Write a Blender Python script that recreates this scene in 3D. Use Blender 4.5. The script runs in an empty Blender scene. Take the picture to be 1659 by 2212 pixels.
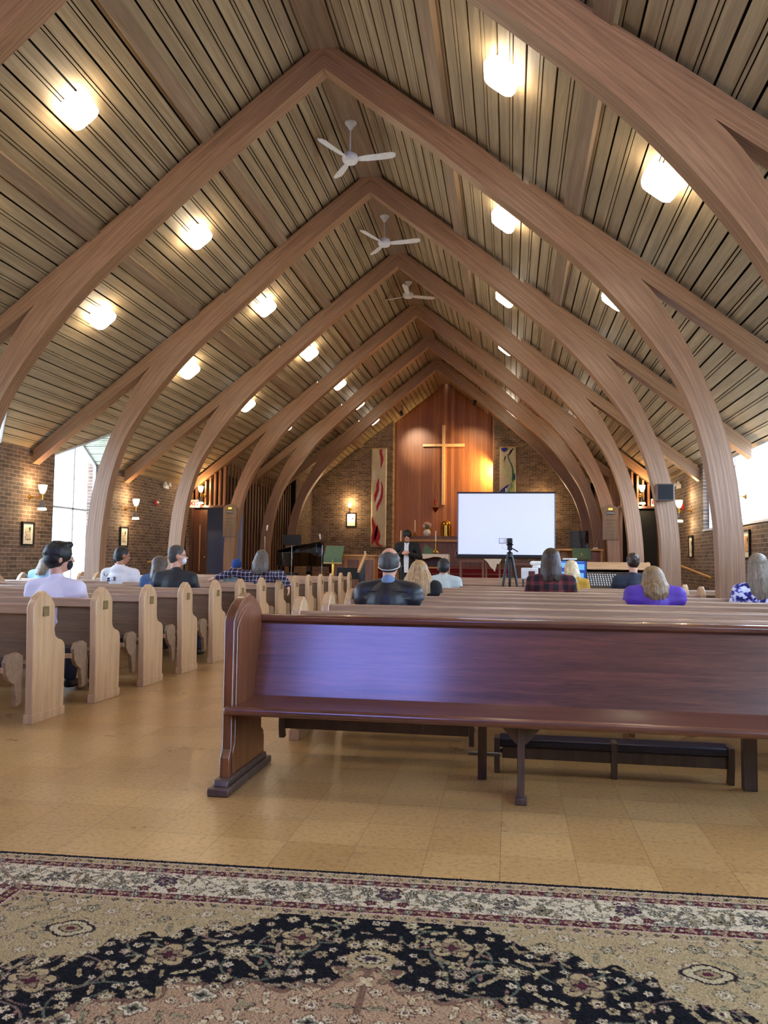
import bpy, math, random
import numpy as np
from mathutils import Matrix, Vector
random.seed(7)
C = bpy.context.scene
COL = C.collection
PI = math.pi
# ------------------------------------------------------------------ camera
cam_d = bpy.data.cameras.new('camera'); cam = bpy.data.objects.new('camera', cam_d); COL.objects.link(cam)
r = Vector((0.98764732, 0.15618005, 0.01267149)); u = Vector((-0.00287034, -0.06282188, 0.99802063)); fw = Vector((-0.15666696, 0.98572877, 0.06159757))
m = Matrix((r, u, -fw)).transposed().to_4x4(); m.translation = Vector((0, 0, 1.22))
cam.matrix_world = m
cam_d.sensor_fit = 'VERTICAL'; cam_d.sensor_height = 24.0; cam_d.lens = 1714.15 / 2212 * 24.0
cam_d.clip_start = 0.05; cam_d.clip_end = 300
C.camera = cam
# ------------------------------------------------------------------ world, exposure
C.view_settings.view_transform = 'Standard'; C.view_settings.look = 'None'; C.view_settings.gamma = 1.0
C.view_settings.use_curve_mapping = False; C.view_settings.exposure = 0.18
LAMP = 26.0          # ceiling diffusers (radiance)
SCONCE = 15.0         # watts in each sconce
SKY = 15.0
w = bpy.data.worlds.new('sky'); C.world = w; w.use_nodes = True
bg = w.node_tree.nodes['Background']; bg.inputs[0].default_value = (0.62, 0.77, 1.0, 1); bg.inputs[1].default_value = SKY
XR = -2.34           # ridge
HW = 6.04            # half width
XL, XW = XR - HW - 0.02, XR + HW - 0.04      # inner faces of the side walls: -8.40, 3.66
ZC, SL = 7.87, 0.782                          # ceiling apex, slope
YB, YF = 28.6, -3.6                           # front (chancel) wall and wall behind the camera
ARCH_Y = [6.03, 9.41, 12.80, 16.18, 19.56, 22.52, 25.23]
def zroof(x): return ZC - SL * abs(x - XR)
# ------------------------------------------------------------------ mesh builder
class M:
    def __init__(s): s.v = []; s.f = []; s.uv = {}
    def add(s, vs, fs, mat=None, uvs=None):
        o = len(s.v)
        for p in vs: s.v.append(tuple(mat @ Vector(p)) if mat is not None else tuple(p))
        for i, q in enumerate(fs):
            if uvs: s.uv[len(s.f)] = uvs[i]
            s.f.append([o + k for k in q])
        return s
    def box(s, x0, x1, y0, y1, z0, z1, mat=None):
        if x0 > x1: x0, x1 = x1, x0
        vs = [(x0,y0,z0),(x1,y0,z0),(x1,y1,z0),(x0,y1,z0),(x0,y0,z1),(x1,y0,z1),(x1,y1,z1),(x0,y1,z1)]
        return s.add(vs, [(0,3,2,1),(4,5,6,7),(0,1,5,4),(1,2,6,5),(2,3,7,6),(3,0,4,7)], mat)
    def prism(s, poly, ax, a, b, mat=None):
        n = len(poly)
        def P(q, t): return {'x': (t, q[0], q[1]), 'y': (q[0], t, q[1]), 'z': (q[0], q[1], t)}[ax]
        vs = [P(q, a) for q in poly] + [P(q, b) for q in poly]
        fs = [list(range(n))[::-1], list(range(n, 2*n))] + [(i, (i+1) % n, n+(i+1) % n, n+i) for i in range(n)]
        return s.add(vs, fs, mat)
    def lathe(s, prof, c=(0,0,0), seg=24, mat=None, cap=True):
        vs, fs = [], []
        for (rr, z) in prof:
            for k in range(seg):
                a = 2*PI*k/seg; vs.append((c[0]+rr*math.cos(a), c[1]+rr*math.sin(a), c[2]+z))
        for i in range(len(prof)-1):
            for k in range(seg):
                k2 = (k+1) % seg; fs.append((i*seg+k, i*seg+k2, (i+1)*seg+k2, (i+1)*seg+k))
        if cap:
            if prof[0][0] > 1e-6: fs.append(list(range(seg))[::-1])
            if prof[-1][0] > 1e-6: fs.append(list(range((len(prof)-1)*seg, len(prof)*seg)))
        return s.add(vs, fs, mat)
    def tube(s, pts, rad, seg=10, mat=None):
        pts = [Vector(p) for p in pts]; n = len(pts)
        rs = rad if isinstance(rad, (list, tuple)) else [rad]*n
        vs, fs = [], []; prev = None
        for i, p in enumerate(pts):
            t = (pts[min(i+1, n-1)] - pts[max(i-1, 0)]).normalized()
            if prev is None:
                a = Vector((0,0,1)) if abs(t.z) < .9 else Vector((1,0,0)); nx = t.cross(a).normalized()
            else: nx = (prev - t*prev.dot(t)).normalized()
            prev = nx; ny = t.cross(nx)
            for k in range(seg):
                a = 2*PI*k/seg; vs.append(p + (nx*math.cos(a) + ny*math.sin(a))*rs[i])
        for i in range(n-1):
            for k in range(seg):
                k2 = (k+1) % seg; fs.append((i*seg+k, i*seg+k2, (i+1)*seg+k2, (i+1)*seg+k))
        fs.append(list(range(seg))[::-1]); fs.append(list(range((n-1)*seg, n*seg)))
        return s.add(vs, fs, mat)
    def ellip(s, c, rad, rot=None, seg=18, rings=12):
        vs, fs = [], []
        mt = Matrix.Translation(Vector(c)) @ (rot.to_4x4() if rot is not None else Matrix.Identity(4))
        vs.append((0,0,-rad[2]))
        for i in range(1, rings):
            t = -PI/2 + PI*i/rings
            for k in range(seg):
                a = 2*PI*k/seg; vs.append((rad[0]*math.cos(t)*math.cos(a), rad[1]*math.cos(t)*math.sin(a), rad[2]*math.sin(t)))
        vs.append((0,0,rad[2])); top = len(vs)-1
        for k in range(seg): fs.append((0, 1+(k+1) % seg, 1+k))
        for i in range(rings-2):
            for k in range(seg):
                a = 1+i*seg; k2 = (k+1) % seg; fs.append((a+k, a+k2, a+seg+k2, a+seg+k))
        a = 1+(rings-2)*seg
        for k in range(seg): fs.append((a+k, a+(k+1) % seg, top))
        return s.add(vs, fs, mt)
    def cap(s, p0, r0, p1, r1, seg=12, rings=5):
        p0, p1 = Vector(p0), Vector(p1); d = p1-p0; L = d.length; t = d.normalized() if L > 1e-6 else Vector((0,0,1))
        prof = []
        for i in range(rings+1):
            a = -PI/2 + PI/2*i/rings; prof.append((max(r0*math.cos(a), 0), r0*math.sin(a)))
        for i in range(rings+1):
            a = PI/2*i/rings; prof.append((max(r1*math.cos(a), 0), L + r1*math.sin(a)))
        prof[0] = (1e-4, prof[0][1]); prof[-1] = (1e-4, prof[-1][1])
        q = Vector((0,0,1)).rotation_difference(t).to_matrix().to_4x4()
        return s.lathe(prof, (0,0,0), seg, Matrix.Translation(p0) @ q)
    def build(s, name, mt=None, parent=None, smooth=35, bevel=0, loc=None):
        me = bpy.data.meshes.new(name); me.from_pydata(s.v, [], s.f)
        if s.uv:
            uvl = me.uv_layers.new(name='UVMap')
            for pi, pl in enumerate(me.polygons):
                uu = s.uv.get(pi)
                if uu:
                    for li, q in zip(pl.loop_indices, uu): uvl.data[li].uv = q
        me.update()
        if smooth: me.shade_smooth(); me.set_sharp_from_angle(angle=math.radians(smooth))
        if mt: me.materials.append(mt)
        o = bpy.data.objects.new(name, me); COL.objects.link(o)
        if parent: o.parent = parent
        if loc: o.location = loc
        if bevel:
            b = o.modifiers.new('b', 'BEVEL'); b.width = bevel; b.segments = 2; b.limit_method = 'ANGLE'; b.angle_limit = math.radians(40)
        return o
def tag(o, label=None, cat=None, group=None, kind=None):
    if label: o['label'] = label
    if cat: o['category'] = cat
    if group: o['group'] = group
    if kind: o['kind'] = kind
    return o
def thing(name, label, cat, loc=(0,0,0), rz=0, group=None):
    o = bpy.data.objects.new(name, None); o.empty_display_size = .1; COL.objects.link(o)
    o.location = loc; o.rotation_euler = (0,0,rz); return tag(o, label, cat, group)
def struct(name, mb, mt, bevel=0, smooth=35): return tag(mb.build(name, mt, None, smooth, bevel), kind='structure')
def kids(o): return [c for c in bpy.data.objects if c.parent == o]
def dup(o, loc=None, rz=None, label=None, group=None, parent=None):
    c = o.copy(); COL.objects.link(c)
    if parent is not None: c.parent = parent
    if loc is not None: c.location = loc
    if rz is not None: c.rotation_euler = (0,0,rz)
    if label: c['label'] = label
    if group: c['group'] = group
    for k in kids(o): dup(k, parent=c)
    return c
# ------------------------------------------------------------------ materials
def lin(c): return tuple(((x/255)/12.92 if x/255 <= .04045 else ((x/255+.055)/1.055)**2.4) for x in c) + (1,)
def newmat(name):
    mt = bpy.data.materials.new(name); mt.use_nodes = True; nt = mt.node_tree
    return mt, nt, nt.nodes['Principled BSDF']
def N(nt, typ, **kw):
    n = nt.nodes.new(typ)
    for k, v in kw.items():
        if k.startswith('i_'): n.inputs[k[2:].replace('_', ' ')].default_value = v
        else: setattr(n, k, v)
    return n
def ramp(nt, fac, stops):
    n = nt.nodes.new('ShaderNodeValToRGB'); cr = n.color_ramp
    while len(cr.elements) < len(stops): cr.elements.new(0.5)
    for e, (p, c) in zip(cr.elements, stops): e.position = p; e.color = c
    nt.links.new(fac, n.inputs[0]); return n.outputs[0]
def bump(nt, b, h, strength=.2, dist=.01):
    n = N(nt, 'ShaderNodeBump'); n.inputs['Strength'].default_value = strength; n.inputs['Distance'].default_value = dist
    nt.links.new(h, n.inputs['Height']); nt.links.new(n.outputs[0], b.inputs['Normal'])
def coords(nt, scale=(1,1,1), src='Object'):
    tc = N(nt, 'ShaderNodeTexCoord'); mp = N(nt, 'ShaderNodeMapping'); mp.inputs['Scale'].default_value = scale
    nt.links.new(tc.outputs[src], mp.inputs[0]); return mp.outputs[0]
def plain(name, c, rough=.5, metal=0, var=.08, scale=20, spec=.5, bmp=0, coat=0):
    mt, nt, b = newmat(name); v = coords(nt)
    n = N(nt, 'ShaderNodeTexNoise'); n.inputs['Scale'].default_value = scale; n.inputs['Detail'].default_value = 4; nt.links.new(v, n.inputs['Vector'])
    L = lin(c); lo = tuple(x*(1-var) for x in L[:3])+(1,); hi = tuple(min(1, x*(1+var)) for x in L[:3])+(1,)
    nt.links.new(ramp(nt, n.outputs[0], [(.3, lo), (.7, hi)]), b.inputs['Base Color'])
    b.inputs['Roughness'].default_value = rough; b.inputs['Metallic'].default_value = metal; b.inputs['Specular IOR Level'].default_value = spec
    b.inputs['Coat Weight'].default_value = coat
    if bmp: bump(nt, b, n.outputs[0], bmp, .01)
    return mt
def wood(name, dark, base, grain=(14,14,.7), rough=.4, src='Object', coat=0, big=1.0, spec=.5):
    mt, nt, b = newmat(name); v = coords(nt, grain, src)
    n = N(nt, 'ShaderNodeTexNoise'); n.inputs['Scale'].default_value = 1.6*big; n.inputs['Detail'].default_value = 7; n.inputs['Roughness'].default_value = .62; n.inputs['Distortion'].default_value = .6
    nt.links.new(v, n.inputs['Vector'])
    n2 = N(nt, 'ShaderNodeTexNoise'); n2.inputs['Scale'].default_value = 11; n2.inputs['Detail'].default_value = 3; nt.links.new(v, n2.inputs['Vector'])
    mx = N(nt, 'ShaderNodeMath', operation='MULTIPLY_ADD'); mx.inputs[1].default_value = .35; nt.links.new(n2.outputs[0], mx.inputs[0]); nt.links.new(n.outputs[0], mx.inputs[2])
    mid = tuple((x+y)/2 for x, y in zip(lin(dark), lin(base)))
    nt.links.new(ramp(nt, mx.outputs[0], [(.42, lin(dark)), (.66, mid), (.85, lin(base))]), b.inputs['Base Color'])
    b.inputs['Roughness'].default_value = rough; b.inputs['Coat Weight'].default_value = coat; b.inputs['Coat Roughness'].default_value = .15
    b.inputs['Specular IOR Level'].default_value = spec
    bump(nt, b, mx.outputs[0], .12, .002)
    return mt
def brick(name, ax, c1=(112,90,76), c2=(70,55,48), mort=(150,132,108)):
    mt, nt, b = newmat(name); tc = N(nt, 'ShaderNodeTexCoord'); sp = N(nt, 'ShaderNodeSeparateXYZ'); cb = N(nt, 'ShaderNodeCombineXYZ')
    nt.links.new(tc.outputs['Object'], sp.inputs[0]); nt.links.new(sp.outputs[{'x': 1, 'y': 0}[ax]], cb.inputs[0]); nt.links.new(sp.outputs[2], cb.inputs[1])
    br = N(nt, 'ShaderNodeTexBrick'); br.inputs['Scale'].default_value = 1; br.inputs['Brick Width'].default_value = .213; br.inputs['Row Height'].default_value = .0677
    br.inputs['Mortar Size'].default_value = .006; br.inputs['Mortar Smooth'].default_value = .2; br.inputs['Bias'].default_value = -.1
    br.inputs['Color1'].default_value = lin(c1); br.inputs['Color2'].default_value = lin(c2); br.inputs['Mortar'].default_value = lin(mort)
    nt.links.new(cb.outputs[0], br.inputs['Vector'])
    n = N(nt, 'ShaderNodeTexNoise'); n.inputs['Scale'].default_value = 9; n.inputs['Detail'].default_value = 5; nt.links.new(tc.outputs['Object'], n.inputs['Vector'])
    mx = N(nt, 'ShaderNodeMixRGB', blend_type='MULTIPLY'); mx.inputs[0].default_value = 1
    nt.links.new(br.outputs[0], mx.inputs[1]); nt.links.new(ramp(nt, n.outputs[0], [(.3, (.72,.7,.68,1)), (.7, (1.15,1.12,1.1,1))]), mx.inputs[2])
    nt.links.new(mx.outputs[0], b.inputs['Base Color']); b.inputs['Roughness'].default_value = .8
    inv = N(nt, 'ShaderNodeMath', operation='SUBTRACT'); inv.inputs[0].default_value = 1; nt.links.new(br.outputs[1], inv.inputs[1]); bump(nt, b, inv.outputs[0], .5, .006)
    return mt
def emit(name, c, s):
    mt, nt, b = newmat(name); b.inputs['Base Color'].default_value = lin(c); b.inputs['Emission Color'].default_value = lin(c); b.inputs['Emission Strength'].default_value = s; return mt
def glass(name, tint=(.95,.98,1,1)):
    mt, nt, b = newmat(name); out = nt.nodes['Material Output']
    t = N(nt, 'ShaderNodeBsdfTransparent'); g = N(nt, 'ShaderNodeBsdfGlossy'); g.inputs['Roughness'].default_value = .02; mx = N(nt, 'ShaderNodeMixShader'); mx.inputs[0].default_value = .06
    t.inputs[0].default_value = tint
    nt.links.new(t.outputs[0], mx.inputs[1]); nt.links.new(g.outputs[0], mx.inputs[2]); nt.links.new(mx.outputs[0], out.inputs[0]); return mt
def boards(name, ax, width, cols, rough=.35, grain=.6, groove=.03):
    """vertical boards; every board its own tone, thin joints between them"""
    mt, nt, b = newmat(name); tc = N(nt, 'ShaderNodeTexCoord'); sp = N(nt, 'ShaderNodeSeparateXYZ'); nt.links.new(tc.outputs['Object'], sp.inputs[0])
    dv = N(nt, 'ShaderNodeMath', operation='DIVIDE'); dv.inputs[1].default_value = width; nt.links.new(sp.outputs[{'x': 0, 'y': 1, 'z': 2}[ax]], dv.inputs[0])
    fl = N(nt, 'ShaderNodeMath', operation='FLOOR'); nt.links.new(dv.outputs[0], fl.inputs[0])
    wn = N(nt, 'ShaderNodeTexWhiteNoise', noise_dimensions='1D'); nt.links.new(fl.outputs[0], wn.inputs['W'])
    fr = N(nt, 'ShaderNodeMath', operation='FRACT'); nt.links.new(dv.outputs[0], fr.inputs[0])
    gt = N(nt, 'ShaderNodeMath', operation='GREATER_THAN'); gt.inputs[1].default_value = groove; nt.links.new(fr.outputs[0], gt.inputs[0])
    base = ramp(nt, wn.outputs[0], [(i/(len(cols)-1), lin(c)) for i, c in enumerate(cols)])
    mp = N(nt, 'ShaderNodeMapping'); mp.inputs['Scale'].default_value = (18,18,grain) if ax != 'z' else (grain,18,18); nt.links.new(tc.outputs['Object'], mp.inputs[0])
    n = N(nt, 'ShaderNodeTexNoise'); n.inputs['Scale'].default_value = 2; n.inputs['Detail'].default_value = 6; n.inputs['Distortion'].default_value = .5; nt.links.new(mp.outputs[0], n.inputs['Vector'])
    m1 = N(nt, 'ShaderNodeMixRGB', blend_type='MULTIPLY'); m1.inputs[0].default_value = 1; nt.links.new(base, m1.inputs[1]); nt.links.new(ramp(nt, n.outputs[0], [(.3, (.75,.7,.65,1)), (.7, (1.1,1.08,1.05,1))]), m1.inputs[2])
    m2 = N(nt, 'ShaderNodeMixRGB', blend_type='MIX'); nt.links.new(gt.outputs[0], m2.inputs[0]); m2.inputs[1].default_value = (.01,.006,.004,1); nt.links.new(m1.outputs[0], m2.inputs[2])
    nt.links.new(m2.outputs[0], b.inputs['Base Color']); b.inputs['Roughness'].default_value = rough; bump(nt, b, gt.outputs[0], .4, .004)
    return mt
def floor_mat():
    mt, nt, b = newmat('floor_tiles'); tc = N(nt, 'ShaderNodeTexCoord'); mp = N(nt, 'ShaderNodeMapping'); mp.inputs['Location'].default_value = (.035, -.07, 0); nt.links.new(tc.outputs['Object'], mp.inputs[0])
    br = N(nt, 'ShaderNodeTexBrick', offset=0.0, squash=1.0); br.inputs['Scale'].default_value = 1; br.inputs['Brick Width'].default_value = .305; br.inputs['Row Height'].default_value = .305
    br.inputs['Mortar Size'].default_value = .0012; br.inputs['Mortar Smooth'].default_value = .3
    br.inputs['Color1'].default_value = lin((198,160,104)); br.inputs['Color2'].default_value = lin((180,140,86)); br.inputs['Mortar'].default_value = lin((110,84,52)); nt.links.new(mp.outputs[0], br.inputs['Vector'])
    n = N(nt, 'ShaderNodeTexNoise'); n.inputs['Scale'].default_value = 2.2; n.inputs['Detail'].default_value = 6; n.inputs['Roughness'].default_value = .6; nt.links.new(tc.outputs['Object'], n.inputs['Vector'])
    n2 = N(nt, 'ShaderNodeTexNoise'); n2.inputs['Scale'].default_value = 45; n2.inputs['Detail'].default_value = 5; nt.links.new(tc.outputs['Object'], n2.inputs['Vector'])
    m1 = N(nt, 'ShaderNodeMixRGB', blend_type='MULTIPLY'); m1.inputs[0].default_value = 1; nt.links.new(br.outputs[0], m1.inputs[1]); nt.links.new(ramp(nt, n.outputs[0], [(.2, (.84,.85,.88,1)), (.8, (1.06,1.04,1.0,1))]), m1.inputs[2])
    m2 = N(nt, 'ShaderNodeMixRGB', blend_type='MULTIPLY'); m2.inputs[0].default_value = 1; nt.links.new(m1.outputs[0], m2.inputs[1]); nt.links.new(ramp(nt, n2.outputs[0], [(.3, (.7,.66,.62,1)), (.5, (1,1,1,1)), (.75, (1.12,1.1,1.06,1))]), m2.inputs[2])
    nt.links.new(m2.outputs[0], b.inputs['Base Color'])
    b.inputs['Specular IOR Level'].default_value = .55
    nt.links.new(ramp(nt, n.outputs[0], [(.3, (.27,)*3+(1,)), (.7, (.30,)*3+(1,))]), b.inputs['Roughness'])
    bump(nt, b, n2.outputs[0], .05, .002); return mt
def plaid(name, base, line, line2=None, pitch=.06, lw=.16, rough=.9):
    mt, nt, b = newmat(name); tc = N(nt, 'ShaderNodeTexCoord'); sp = N(nt, 'ShaderNodeSeparateXYZ')
    nz = N(nt, 'ShaderNodeTexNoise'); nz.inputs['Scale'].default_value = 5; nt.links.new(tc.outputs['Object'], nz.inputs['Vector'])
    ad = N(nt, 'ShaderNodeVectorMath', operation='MULTIPLY_ADD'); nt.links.new(nz.outputs['Color'], ad.inputs[0]); ad.inputs[1].default_value = (.06,.06,.06); nt.links.new(tc.outputs['Object'], ad.inputs[2]); nt.links.new(ad.outputs[0], sp.inputs[0])
    outs = []
    for k in (0, 2):
        d = N(nt, 'ShaderNodeMath', operation='DIVIDE'); d.inputs[1].default_value = pitch; nt.links.new(sp.outputs[k], d.inputs[0])
        fr = N(nt, 'ShaderNodeMath', operation='FRACT'); nt.links.new(d.outputs[0], fr.inputs[0])
        lt = N(nt, 'ShaderNodeMath', operation='LESS_THAN'); lt.inputs[1].default_value = lw; nt.links.new(fr.outputs[0], lt.inputs[0]); outs.append(lt.outputs[0])
    s = N(nt, 'ShaderNodeMath', operation='ADD'); nt.links.new(outs[0], s.inputs[0]); nt.links.new(outs[1], s.inputs[1])
    h = N(nt, 'ShaderNodeMath', operation='MULTIPLY'); h.inputs[1].default_value = .5; nt.links.new(s.outputs[0], h.inputs[0])
    mid = tuple((a*.55+c*.45) for a, c in zip(lin(base), lin(line)))
    cr = N(nt, 'ShaderNodeValToRGB'); cr.color_ramp.interpolation = 'CONSTANT'; cr.color_ramp.elements[0].color = lin(base); cr.color_ramp.elements[1].position = .9; cr.color_ramp.elements[1].color = lin(line2 or line)
    e = cr.color_ramp.elements.new(.4); e.color = mid; nt.links.new(h.outputs[0], cr.inputs[0]); nt.links.new(cr.outputs[0], b.inputs['Base Color']); b.inputs['Roughness'].default_value = rough; return mt
def blotch(name, cols, scale=22):
    mt, nt, b = newmat(name); v = coords(nt); n = N(nt, 'ShaderNodeTexNoise'); n.inputs['Scale'].default_value = scale; n.inputs['Detail'].default_value = 2; nt.links.new(v, n.inputs['Vector'])
    cr = N(nt, 'ShaderNodeValToRGB'); cr.color_ramp.interpolation = 'CONSTANT'
    while len(cr.color_ramp.elements) < len(cols): cr.color_ramp.elements.new(.5)
    for e, (p, c) in zip(cr.color_ramp.elements, cols): e.position = p; e.color = lin(c)
    nt.links.new(n.outputs[0], cr.inputs[0]); nt.links.new(cr.outputs[0], b.inputs['Base Color']); b.inputs['Roughness'].default_value = .85; return mt
def vcol(name, rough=.95):
    mt, nt, b = newmat(name); a = N(nt, 'ShaderNodeAttribute', attribute_name='Col'); v = coords(nt)
    n = N(nt, 'ShaderNodeTexNoise'); n.inputs['Scale'].default_value = 260; n.inputs['Detail'].default_value = 2; nt.links.new(v, n.inputs['Vector'])
    m1 = N(nt, 'ShaderNodeMixRGB', blend_type='MULTIPLY'); m1.inputs[0].default_value = 1; nt.links.new(a.outputs['Color'], m1.inputs[1]); nt.links.new(ramp(nt, n.outputs[0], [(.3, (.72,.72,.72,1)), (.7, (1.2,1.2,1.2,1))]), m1.inputs[2])
    nt.links.new(m1.outputs[0], b.inputs['Base Color']); b.inputs['Roughness'].default_value = rough; b.inputs['Specular IOR Level'].default_value = .15
    bump(nt, b, n.outputs[0], .5, .004); return mt
MT = dict(
    floor=floor_mat(), brick_x=brick('brick_side', 'x'), brick_y=brick('brick_front_lit', 'y', (136,112,88), (88,70,56), (176,154,122)),  # front brick coloured lighter than the side brick to brighten the chancel
    glulam=wood('glulam_wood', (116,84,58), (172,132,98), (.5,16,1), .42, 'UV', big=1.2),
    deck=wood('ceiling_planks', (126,107,80), (172,150,116), (9,.35,9), .6),
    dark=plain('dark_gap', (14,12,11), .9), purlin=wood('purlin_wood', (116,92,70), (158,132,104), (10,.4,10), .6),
    oak=wood('light_oak', (176,140,102), (208,172,130), (10,10,.8), .34, coat=.15),
    oak_rail=wood('oak_rail', (146,114,90), (190,156,126), (.7,12,12), .3, coat=.3),
    oak_back=wood('oak_back_panel', (112,88,66), (146,118,92), (.7,10,10), .38, coat=.15),
    dark_oak=wood('reddish_dark_oak', (76,40,22), (132,78,46), (9,9,.8), .28, coat=.5),
    dark_oak_h=wood('reddish_dark_oak_boards', (66,34,26), (116,66,48), (.9,14,14), .34, coat=.9, big=1.3),
    post=wood('dark_post_wood', (64,48,42), (98,78,68), (9,9,.8), .4),
    navy=plain('navy_vinyl', (22,24,48), .38, var=.2), black=plain('black_satin', (12,12,14), .4), blackm=plain('black_matte', (16,16,18), .8),
    gloss_black=plain('piano_black', (6,6,8), .12, coat=.6), brass=plain('brass', (200,158,70), .25, 1), chrome=plain('chrome', (190,192,196), .22, 1),
    white=plain('white_paint', (226,226,222), .5), offwhite=plain('cream_card', (226,216,190), .6), steel=plain('grey_metal', (120,122,126), .35, .8),
    panel=boards('chancel_boards', 'x', .135, [(142,84,42),(172,108,58),(154,94,48),(184,120,66),(160,98,52)], .42),
    slat=wood('slat_wood', (104,64,40), (158,108,72), (12,12,.7), .4), redwood=wood('door_wood', (58,30,18), (92,52,32), (12,12,.6), .4),
    honey=wood('honey_wood', (172,120,66), (214,164,100), (.8,10,10), .4), honey_v=wood('honey_wood_v', (150,104,60), (190,142,88), (10,10,.8), .42),
    pinkwood=wood('mauve_brown_wood', (104,72,60), (136,98,82), (8,8,.8), .5),
    carpet=plain('red_carpet', (112,16,26), .95, var=.25, scale=60), green=plain('green_cloth', (92,116,88), .9, var=.12, scale=12),
    cloth=plain('white_linen', (224,214,196), .85, var=.08, scale=15), gold=plain('gold_thread', (196,170,90), .5, .4),
    bluewall=plain('blue_grey_paint', (128,138,164), .8), skin=plain('skin', (206,152,126), .5, var=.1, scale=8), skin2=plain('skin_tan', (170,116,88), .5, var=.1, scale=8),
    glass=glass('window_glass'), blueglass=glass('tinted_blue_glass', (.62,.62,1.0,1)), frame=plain('window_frame_paint', (196,204,212), .5), soffit=boards('daylit_soffit_boards', 'y', .2, [(178,184,166),(190,194,176)], .7, groove=.06),  # soffit: daylight on the boards is put into their pale greenish colour
    candle=plain('candle_wax', (236,226,196), .5), redglass=plain('red_glass', (190,20,24), .15, coat=.5), ground=plain('outside_ground', (206,202,190), .9),
    screen=None, plate=plain('tarnished_plate', (128,108,66), .45, .4, var=.3), tissue=plain('paper', (235,235,235), .8))
b_ = newmat('projection_fabric_glow'); MT['screen'] = b_[0]; b_[2].inputs['Base Color'].default_value = lin((226,232,244)); b_[2].inputs['Roughness'].default_value = .9
b_[2].inputs['Emission Color'].default_value = lin((206,222,255)); b_[2].inputs['Emission Strength'].default_value = .22  # even glow stands in for the projector's light on the fabric
# ------------------------------------------------------------------ floor, walls
struct('floor', M().box(XL-.1, XW+.1, YF, YB+.2, -.1, 0), MT['floor'])
struct('ground', M().box(-60, 60, -60, 80, -.4, -.12), MT['ground'])
DW = .85                                       # half width of a side dormer window
DORM = [4.33, 7.72, 11.10, 14.45]              # left dormers, one per bay
ZP = 3.68; ZE = 3.14
# left wall: piers between the tall windows
lw = M(); ys = [YF]
for d in DORM: ys += [d-DW, d+DW]
ys.append(19.6)
for a, b2 in zip(ys[::2], ys[1::2]): lw.box(XL-.3, XL, a, b2, 0, 3.2)
for d in DORM: lw.box(XL-.3, XL, d-DW, d+DW, 0, .12)
struct('wall_left', lw, MT['brick_x'], smooth=0)
rw = M(); rw.box(XW, XW+.3, YF, 19.6, 0, 1.88); rw.box(XW, XW+.3, 15.95, 19.6, 1.88, 3.2)
struct('wall_right', rw, MT['brick_x'], smooth=0)
struct('trim_1', M().box(XW-.02, XW+.3, YF, 15.95, 1.86, 1.895), MT['frame'])
# right clerestory
wf = M()
wf.box(XW+.12, XW+.17, YF, 15.95, 1.89, 1.93); wf.box(XW+.12, XW+.17, YF, 15.95, 3.06, 3.12); wf.box(XW+.1, XW+.18, 15.9, 15.95, 1.89, 3.12)
for y in [14.2, 11.0, 7.8, 4.6, 1.4]: wf.box(XW+.12, XW+.17, y-.02, y+.02, 1.93, 3.06)
wo = struct('window_1', wf, MT['frame'])
g = M().box(XW+.14, XW+.146, YF, 15.9, 1.93, 3.06).build('window_pane', MT['glass'], wo)
# left dormer windows
for i, d in enumerate(DORM):
    f = M(); x0, x1 = XL-.16, XL-.10; t = .035
    f.box(x0, x1, d-DW, d-DW+t, .12, ZE); f.box(x0, x1, d+DW-t, d+DW, .12, ZE); f.box(x0, x1, d-DW, d+DW, .12, .16)
    f.box(x0, x1, d-.02, d+.02, .16, ZP-.03); f.box(x0, x1, d-DW, d+DW, 2.15, 2.19)
    for s_ in (-1, 1): f.prism([(d, ZP), (d, ZP-.05), (d+s_*DW, ZE-.05), (d+s_*DW, ZE)], 'x', x0, x1)
    wo = struct('window_%d' % (i+2), f, MT['frame'])
    p = M(); p.prism([(d-DW+.02, .14), (d+DW-.02, .14), (d+DW-.02, ZE-.03), (d, ZP-.03), (d-DW+.02, ZE-.03)], 'x', XL-.133, XL-.128)
    p.build('window_pane', MT['glass'], wo)
# roof outside wings, soffits of the dormers
xin = XR - (ZC-ZP)/SL
sf = M()
for d in DORM:
    for s_ in (-1, 1):
        n0 = 8
        for k in range(n0):
            a0, a1 = k/n0, (k+.9)/n0
            def P(a, x): return (x, d+s_*DW*a, ZP-(ZP-ZE)*a)
            def xi(a): return xin - (xin-XL)*a
            sf.add([P(a0, xi(a0)), P(a1, xi(a1)), P(a1, XL-.16), P(a0, XL-.16)] + [tuple(Vector(q)+Vector((0,0,.02))) for q in (P(a0, xi(a0)), P(a1, xi(a1)), P(a1, XL-.16), P(a0, XL-.16))],
                   [(0,1,2,3),(7,6,5,4),(0,4,5,1),(1,5,6,2),(2,6,7,3),(3,7,4,0)])
        sf.add([(xin, d, ZP+.03), (XL, d+s_*DW, ZE+.03), (XL-.16, d+s_*DW, ZE+.03), (XL-.16, d, ZP+.03)], [(0,1,2,3)])
struct('trim_2', sf, MT['soffit'], smooth=0)
vt = M()
for d in DORM:
    for s_ in (-1, 1): vt.tube([(xin+.02, d, ZP-.02), (XL, d+s_*(DW+.02), ZE-.02)], .022, 6)
struct('trim_3', vt, MT['frame'])
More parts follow.
